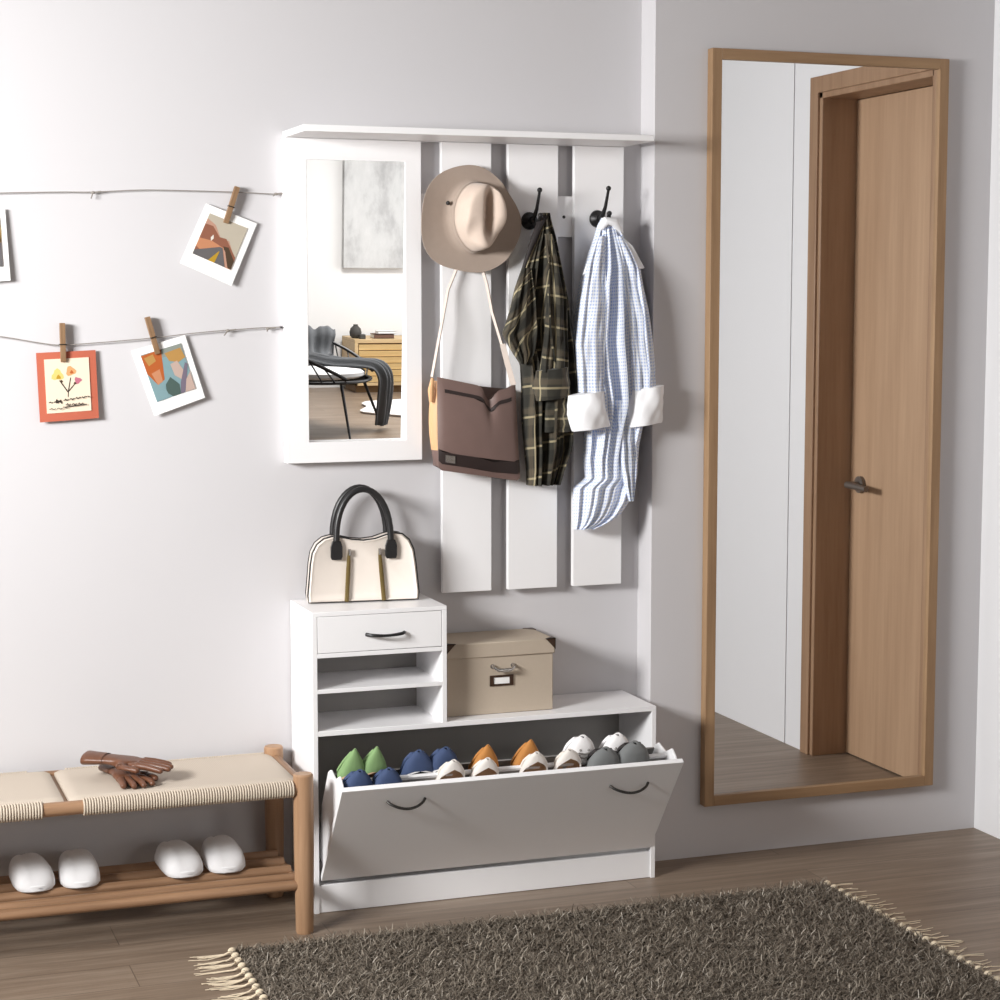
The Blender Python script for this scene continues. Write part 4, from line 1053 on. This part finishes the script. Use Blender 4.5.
# ================================================================== RUG
RX0, RX1, RY1, RY0 = -.248, 1.268, -.445, -1.42
rug = thing('rug', 'shaggy grey brown rug with cream fringe on the wood floor', 'rug', ((RX0+RX1)/2, (RY0+RY1)/2, 0))
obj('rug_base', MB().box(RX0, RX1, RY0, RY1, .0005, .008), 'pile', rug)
def blades(nb, seed):
    r = np.random.default_rng(seed)
    x = r.uniform(RX0, RX1, nb); y = RY1-(RY1-RY0)*r.uniform(0, 1, nb)
    ang = r.uniform(0, 2*PI, nb); Ln = r.uniform(.016, .030, nb); lean = r.uniform(.7, 1.48, nb); w = r.uniform(.0014, .0030, nb)
    dx, dy = np.cos(ang), np.sin(ang); px, py = -dy*w/2, dx*w/2
    pts = []
    for s, b in ((0, 1), (.5, .9), (1, .55)):
        ll = lean*(.4+.6*s); ox = np.sin(ll)*Ln*s; oz = np.cos(ll)*Ln*s+.006
        for sg in (-1, 1): pts.append(np.stack([x+dx*ox+sg*px*b, y+dy*ox+sg*py*b, oz], 1))
    V = np.stack(pts, 1).reshape(-1, 3)
    base = (np.arange(nb)*6)[:, None]
    F = np.concatenate([base+np.array([[0, 1, 3, 2]]), base+np.array([[2, 3, 5, 4]])], 1).reshape(-1, 4)
    col = np.clip(r.beta(2.0, 2.2, nb), 0, .999)
    me = bpy.data.meshes.new('pile'); me.vertices.add(len(V)); me.vertices.foreach_set('co', V.ravel())
    me.loops.add(F.size); me.loops.foreach_set('vertex_index', F.ravel().astype(np.int32)); me.polygons.add(len(F))
    me.polygons.foreach_set('loop_start', np.arange(0, F.size, 4, dtype=np.int32)); me.update(calc_edges=True)
    uv = me.uv_layers.new(name='UVMap'); U = np.zeros((F.size, 2), np.float32); U[:, 0] = np.repeat(col, 8); U[:, 1] = .5
    uv.data.foreach_set('uv', U.ravel()); me.materials.append(M['pile'])
    return me
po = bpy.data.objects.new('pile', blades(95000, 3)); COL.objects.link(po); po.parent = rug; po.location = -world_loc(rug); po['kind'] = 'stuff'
for xs, sg in ((RX0, -1), (RX1, 1)):
    m = MB(); n_ = 28
    for i in range(n_):
        y = RY1-.008-i*(RY1-RY0-.016)/(n_-1)
        m.ball((xs+sg*.004, y, .013), .0085, 7, sx=1.15, sy=.85, sz=.9)
        for k in range(5 if sg < 0 else 2):
            L_ = random.uniform(.055, .088) if sg < 0 else random.uniform(.03, .075); dy = random.uniform(-.016, .016); b = random.uniform(-.012, .012); z = .0022
            m.tube([(xs+sg*.010, y, .010), (xs+sg*.022, y+dy*.3, .0045), (xs+sg*(.022+L_*.5), y+dy*.7+b, z), (xs+sg*(.022+L_), y+dy, z+.001)], [.0020, .0015, .0012, .0008], 5)
    obj('fringe', m, 'fringe', rug)

# ================================================================== THE ROOM SEEN IN THE SMALL MIRROR
# sideboard
sx0, sx1, syf, syb, sz = 3.135, 4.5, -10.70, -11.10, .44
sb = thing('sideboard', 'low pale pine sideboard with horizontal boards seen in the small mirror', 'sideboard', ((sx0+sx1)/2, (syf+syb)/2, 0))
c = MB(); c.box(sx0, sx0+.03, syb, syf, .06, sz-.03); c.box(sx1-.03, sx1, syb, syf, .06, sz-.03); c.box(sx0, sx1, syb, syf, sz-.03, sz); c.box(sx0, sx1, syb, syf, .06, .085); c.box(sx0, sx1, syb, syb+.015, .06, sz)
obj('carcass', c, 'pine_side', sb, bevel=.002)
for ci in range(2):
    xa = sx0+.035+ci*(sx1-sx0-.07)/2; xb = xa+(sx1-sx0-.07)/2-.006
    fr_ = MB(); fr_.box(xa, xb, syf-.03, syf-.022, .088, sz-.034, 1)
    for i in range(6):
        z0 = .09+i*.0525; fr_.add([(xa, syf-.02, z0), (xb, syf-.02, z0), (xb, syf-.004, z0), (xa, syf-.004, z0), (xa, syf-.02, z0+.046), (xb, syf-.02, z0+.046), (xb, syf+.008, z0+.046), (xa, syf+.008, z0+.046)], [(3, 2, 1, 0), (4, 5, 6, 7), (0, 1, 5, 4), (2, 3, 7, 6), (1, 2, 6, 5), (3, 0, 4, 7)])
    obj('drawer_front', fr_, ['pine', 'darkwood'], sb, smooth=False)
m = MB(); m.box(sx0+.03, sx1-.03, syb+.02, syf-.05, .001, .06); obj('plinth', m, 'darkwood', sb)
def refl(px, py, ax, v):
    n = Vector((0, -math.cos(tilt), -math.sin(tilt))); P0 = Vector((.17, -.0205, 1.48)); d = ray(px, py); t_ = (P0-CAM).dot(n)/d.dot(n); Q = CAM+d*t_; d2 = d-2*d.dot(n)*n
    s = (v-Q[ax])/d2[ax]; return Q+d2*s
q = refl(355.5, 334, 1, -10.85)
v_ = thing('vase', 'small round charcoal vase on the sideboard seen in the small mirror', 'vase', (q.x, -10.85, sz))
m = MB(); m.lathe((q.x, -10.85, sz), [(.03, 0), (.046, .02), (.05, .05), (.042, .08), (.024, .098), (.018, .104), (.02, .112), (.014, .112), (.012, .10)], 24); obj('vase_body', m, 'stone', v_)
q = refl(362, 335, 1, -10.78)
m = MB(); m.box(q.x-.025, q.x+.025, -10.80, -10.75, sz, sz+.038); o_ = obj('candle_holder', m, 'stone', None, bevel=.006); tag(o_, 'small dark block beside the vase on the sideboard in the mirror', 'candle holder')
q = refl(382, 335, 1, -10.85)
def book(label, x, y, z, w, d, h_, mat):
    root = thing('book', label, 'book', (x, y, z))
    m = MB(); m.box(x-w/2, x+w/2, y-d/2, y+d/2, z, z+.004); m.box(x-w/2, x+w/2, y-d/2, y+d/2, z+h_-.004, z+h_); m.box(x-w/2, x+w/2, y+d/2-.004, y+d/2, z, z+h_); obj('cover', m, mat, root)
    m = MB(); m.box(x-w/2+.004, x+w/2-.004, y-d/2+.004, y+d/2-.004, z+.004, z+h_-.004); obj('pages', m, 'paper', root)
book('brown book lying on the sideboard seen in the small mirror', q.x, -10.85, sz, .17, .13, .035, 'book_brown')
book('white book lying on top of the brown book in the mirror', q.x+.03, -10.86, sz+.0355, .15, .11, .022, 'paper')
# canvas
cv = thing('canvas_painting', 'large pale abstract canvas on the wall seen in the small mirror', 'painting', (3.40, YEND+.02, 1.0))
obj('canvas', MB().box(3.14, 3.68, YEND+.001, YEND+.06, 1.0, 2.15), 'art', cv, bevel=.003)
# sheepskin
m = MB(); rings = []
for r_, z in ((1., .002), (1.02, .016), (.97, .03), (.8, .036), (.5, .038), (.1, .038)):
    rings.append([Vector((3.42+r_*(.56+.05*math.sin(5*2*PI*k/60)+.04*math.sin(3*2*PI*k/60+1))*math.cos(2*PI*k/60), -9.55+r_*(.52+.05*math.sin(4*2*PI*k/60))*math.sin(2*PI*k/60), z)) for k in range(60)])
m.loft(rings); o_ = obj('sheepskin_rug', m, 'sheepskin', None); tag(o_, 'fluffy white rug before the sideboard seen in the small mirror', 'rug')
# armchair
fd = Vector((.85, .52, 0)).normalized(); sd = Vector((-fd.y, fd.x, 0)); AC = Vector((2.25, -8.52, 0))
def ach(f, s, z): return AC+fd*f+sd*s+Vector((0, 0, z))
ac = thing('armchair', 'black wire armchair with grey throw seen in the small mirror', 'armchair', AC)
sr = .385; fm_ = MB(); seat_z = .37
fm_.tube([ach(sr*math.cos(2*PI*k/40), sr*1.02*math.sin(2*PI*k/40), seat_z) for k in range(40)], .011, 8, closed=True); obj('seat_ring', fm_, 'iron', ac)
tp = []; 
def rail_pt(a):   # a: angle from the back, -+
    k_ = abs(a)/2.35; f = -sr*1.18*math.cos(a); s = sr*1.22*math.sin(a); z = .76-.36*min(1, k_)**1.6
    return ach(f, s, z)
A_ = [-2.35+4.7*i/30 for i in range(31)]
fm_ = MB(); fm_.tube([rail_pt(a) for a in A_], .012, 8); obj('top_rail', fm_, 'iron', ac)
for a in [-2.2+4.4*i/21 for i in range(22)]:
    sp3 = MB(); sp3.tube([ach(-sr*math.cos(a*1.12), sr*math.sin(a*1.12), seat_z), rail_pt(a)], .0055, 6); obj('spindle', sp3, 'iron', ac)
for sx_, sy_ in ((1, 1), (1, -1), (-1, 1), (-1, -1)):
    m = MB(); m.tube([ach(sx_*.26, sy_*.26, seat_z), ach(sx_*.37, sy_*.40, .0)], [.012, .008], 8); obj('leg', m, 'iron', ac)
gr = MB()
for i in range(-5, 6):
    s = i*.065; l_ = math.sqrt(max(.01, sr**2-s*s)); gr.tube([ach(-l_, s, seat_z-.004), ach(l_, s, seat_z-.004)], .005, 6)
obj('seat_grid', gr, 'iron', ac)
m = MB(); rings = []
for r_, z in ((.9, .384), (1, .40), (1, .425), (.92, .442), (.6, .45), (.1, .452)):
    rings.append([ach(r_*.345*math.cos(2*PI*k/40), r_*.345*math.sin(2*PI*k/40), z) for k in range(40)])
m.loft(rings); cu = obj('seat_cushion', m, 'cushion', None); tag(cu, 'round white cushion on the wire armchair in the mirror', 'cushion')
# throw over back, across the seat and down to the floor
rp_ = rail_pt(-1.15); ou = (rp_-AC); ou.z = 0; ou.normalize()
ctr = [rp_+ou*.10+Vector((0, 0, -.34)), rp_+ou*.06+Vector((0, 0, -.10)), rp_+ou*.015+Vector((0, 0, .035)), rp_-ou*.05+Vector((0, 0, .0)), rp_-ou*.14+Vector((0, 0, -.13)), ach(-.02, -.14, .50), ach(.12, -.13, .475), ach(.28, -.14, .475), ach(.40, -.17, .455), ach(.455, -.18, .38), ach(.45, -.19, .24), ach(.43, -.20, .10), ach(.42, -.2, .035)]
wd = [.36, .38, .38, .38, .34, .28, .25, .24, .24, .24, .24, .20, .16]
tv = Vector((-ou.y, ou.x, 0)); tv = tv if tv.dot(sd) > 0 else -tv
fine = []; fw2 = []
for i in range(len(ctr)-1):
    p0, p1, p2, p3 = ctr[max(i-1, 0)], ctr[i], ctr[i+1], ctr[min(i+2, len(ctr)-1)]
    for k_ in range(6):
        s = k_/6; fine.append(.5*((2*p1)+(-p0+p2)*s+(2*p0-5*p1+4*p2-p3)*s*s+(-p0+3*p1-3*p2+p3)*s**3)); fw2.append(wd[i]+(wd[i+1]-wd[i])*s)
fine.append(ctr[-1]); fw2.append(wd[-1])
m = MB(); rings = []
for i, p in enumerate(fine):
    t_ = (fine[min(i+1, len(fine)-1)]-fine[max(i-1, 0)]).normalized(); bl = max(0, min(1, (i-18)/14)); ww = (tv*(1-bl)+sd*bl).normalized()
    wv = (ww-t_*ww.dot(t_)).normalized(); nv_ = t_.cross(wv); fk = .55+.45*bl; row = []
    for k_ in range(33):
        u = -1+2*k_/32; row.append(p+wv*(fw2[i]/2*u)+nv_*fk*(.022*math.sin(9*u+.05*i)+.012*math.sin(17*u+1+.07*i)))
    rings.append(row+[q_-nv_*.010 for q_ in row[::-1]])
m.loft(rings); th = obj('throw_blanket', m, 'throw', None, angle=0); tag(th, 'charcoal grey throw draped over the wire armchair in the mirror', 'blanket')

# ================================================================== LIGHT
def area(name, loc, rot, sx_, sy_, power, color=(1, 1, 1), spread=180):
    l = bpy.data.lights.new(name, 'AREA'); l.shape = 'RECTANGLE'; l.size = sx_; l.size_y = sy_; l.energy = power; l.color = color; l.spread = math.radians(spread)
    o = bpy.data.objects.new(name, l); COL.objects.link(o); o.location = loc; o.rotation_euler = rot; return o
# daylight entering by the windows (area light in each opening; second left one is added fill)
kl = area('daylight_and_fill', (-2.68, -1.80, 1.90), (0, 0, 0), 1.05, .62, 175, (1, .995, .985), 130)
kl.rotation_euler = Vector((3.3, 1.75, -.75)).to_track_quat('-Z', 'Y').to_euler()
area('daylight_and_fill', (-2.72, -6.7, 1.6), (0, -PI/2, 0), 1.6, 2.9, 12, (1, .99, .98))  # added fill for the far part of the room, window unseen
area('daylight_and_fill', (XF+.02, -8.4, 1.55), (0, PI/2, 0), 1.75, 3.9, 190, (1, 1, 1.0))
# added ceiling panels: unseen fill lights for the hall and the mirrored room
for (x, y, pw, lb) in ((-.2, -3.2, 2, 'unseen flat white panel added for fill near the hall wall'), (3.0, -8.8, 230, 'unseen flat white panel added to brighten the armchair corner')):
    lamp = MB(); lamp.box(x-.5, x+.5, y-.5, y+.5, CEIL-.02, CEIL-.001); o_ = obj('added_ceiling_panel', lamp, 'white', None, bevel=.004); o_['label'] = lb; o_['category'] = 'lamp'
    area('added_ceiling_fill', (x, y, CEIL-.03), (0, 0, 0), .9, .9, pw, (1, .98, .95))
w = bpy.data.worlds.new('world'); sc.world = w; w.use_nodes = True
w.node_tree.nodes['Background'].inputs[0].default_value = (.75, .85, 1, 1); w.node_tree.nodes['Background'].inputs[1].default_value = .5

sc.view_settings.view_transform = 'Standard'; sc.view_settings.look = 'None'; sc.view_settings.gamma = 1; sc.view_settings.use_curve_mapping = False
sc.view_settings.exposure = -.92
sc.cycles.max_bounces = 12; sc.cycles.diffuse_bounces = 6; sc.cycles.glossy_bounces = 6; sc.cycles.sample_clamp_indirect = 8
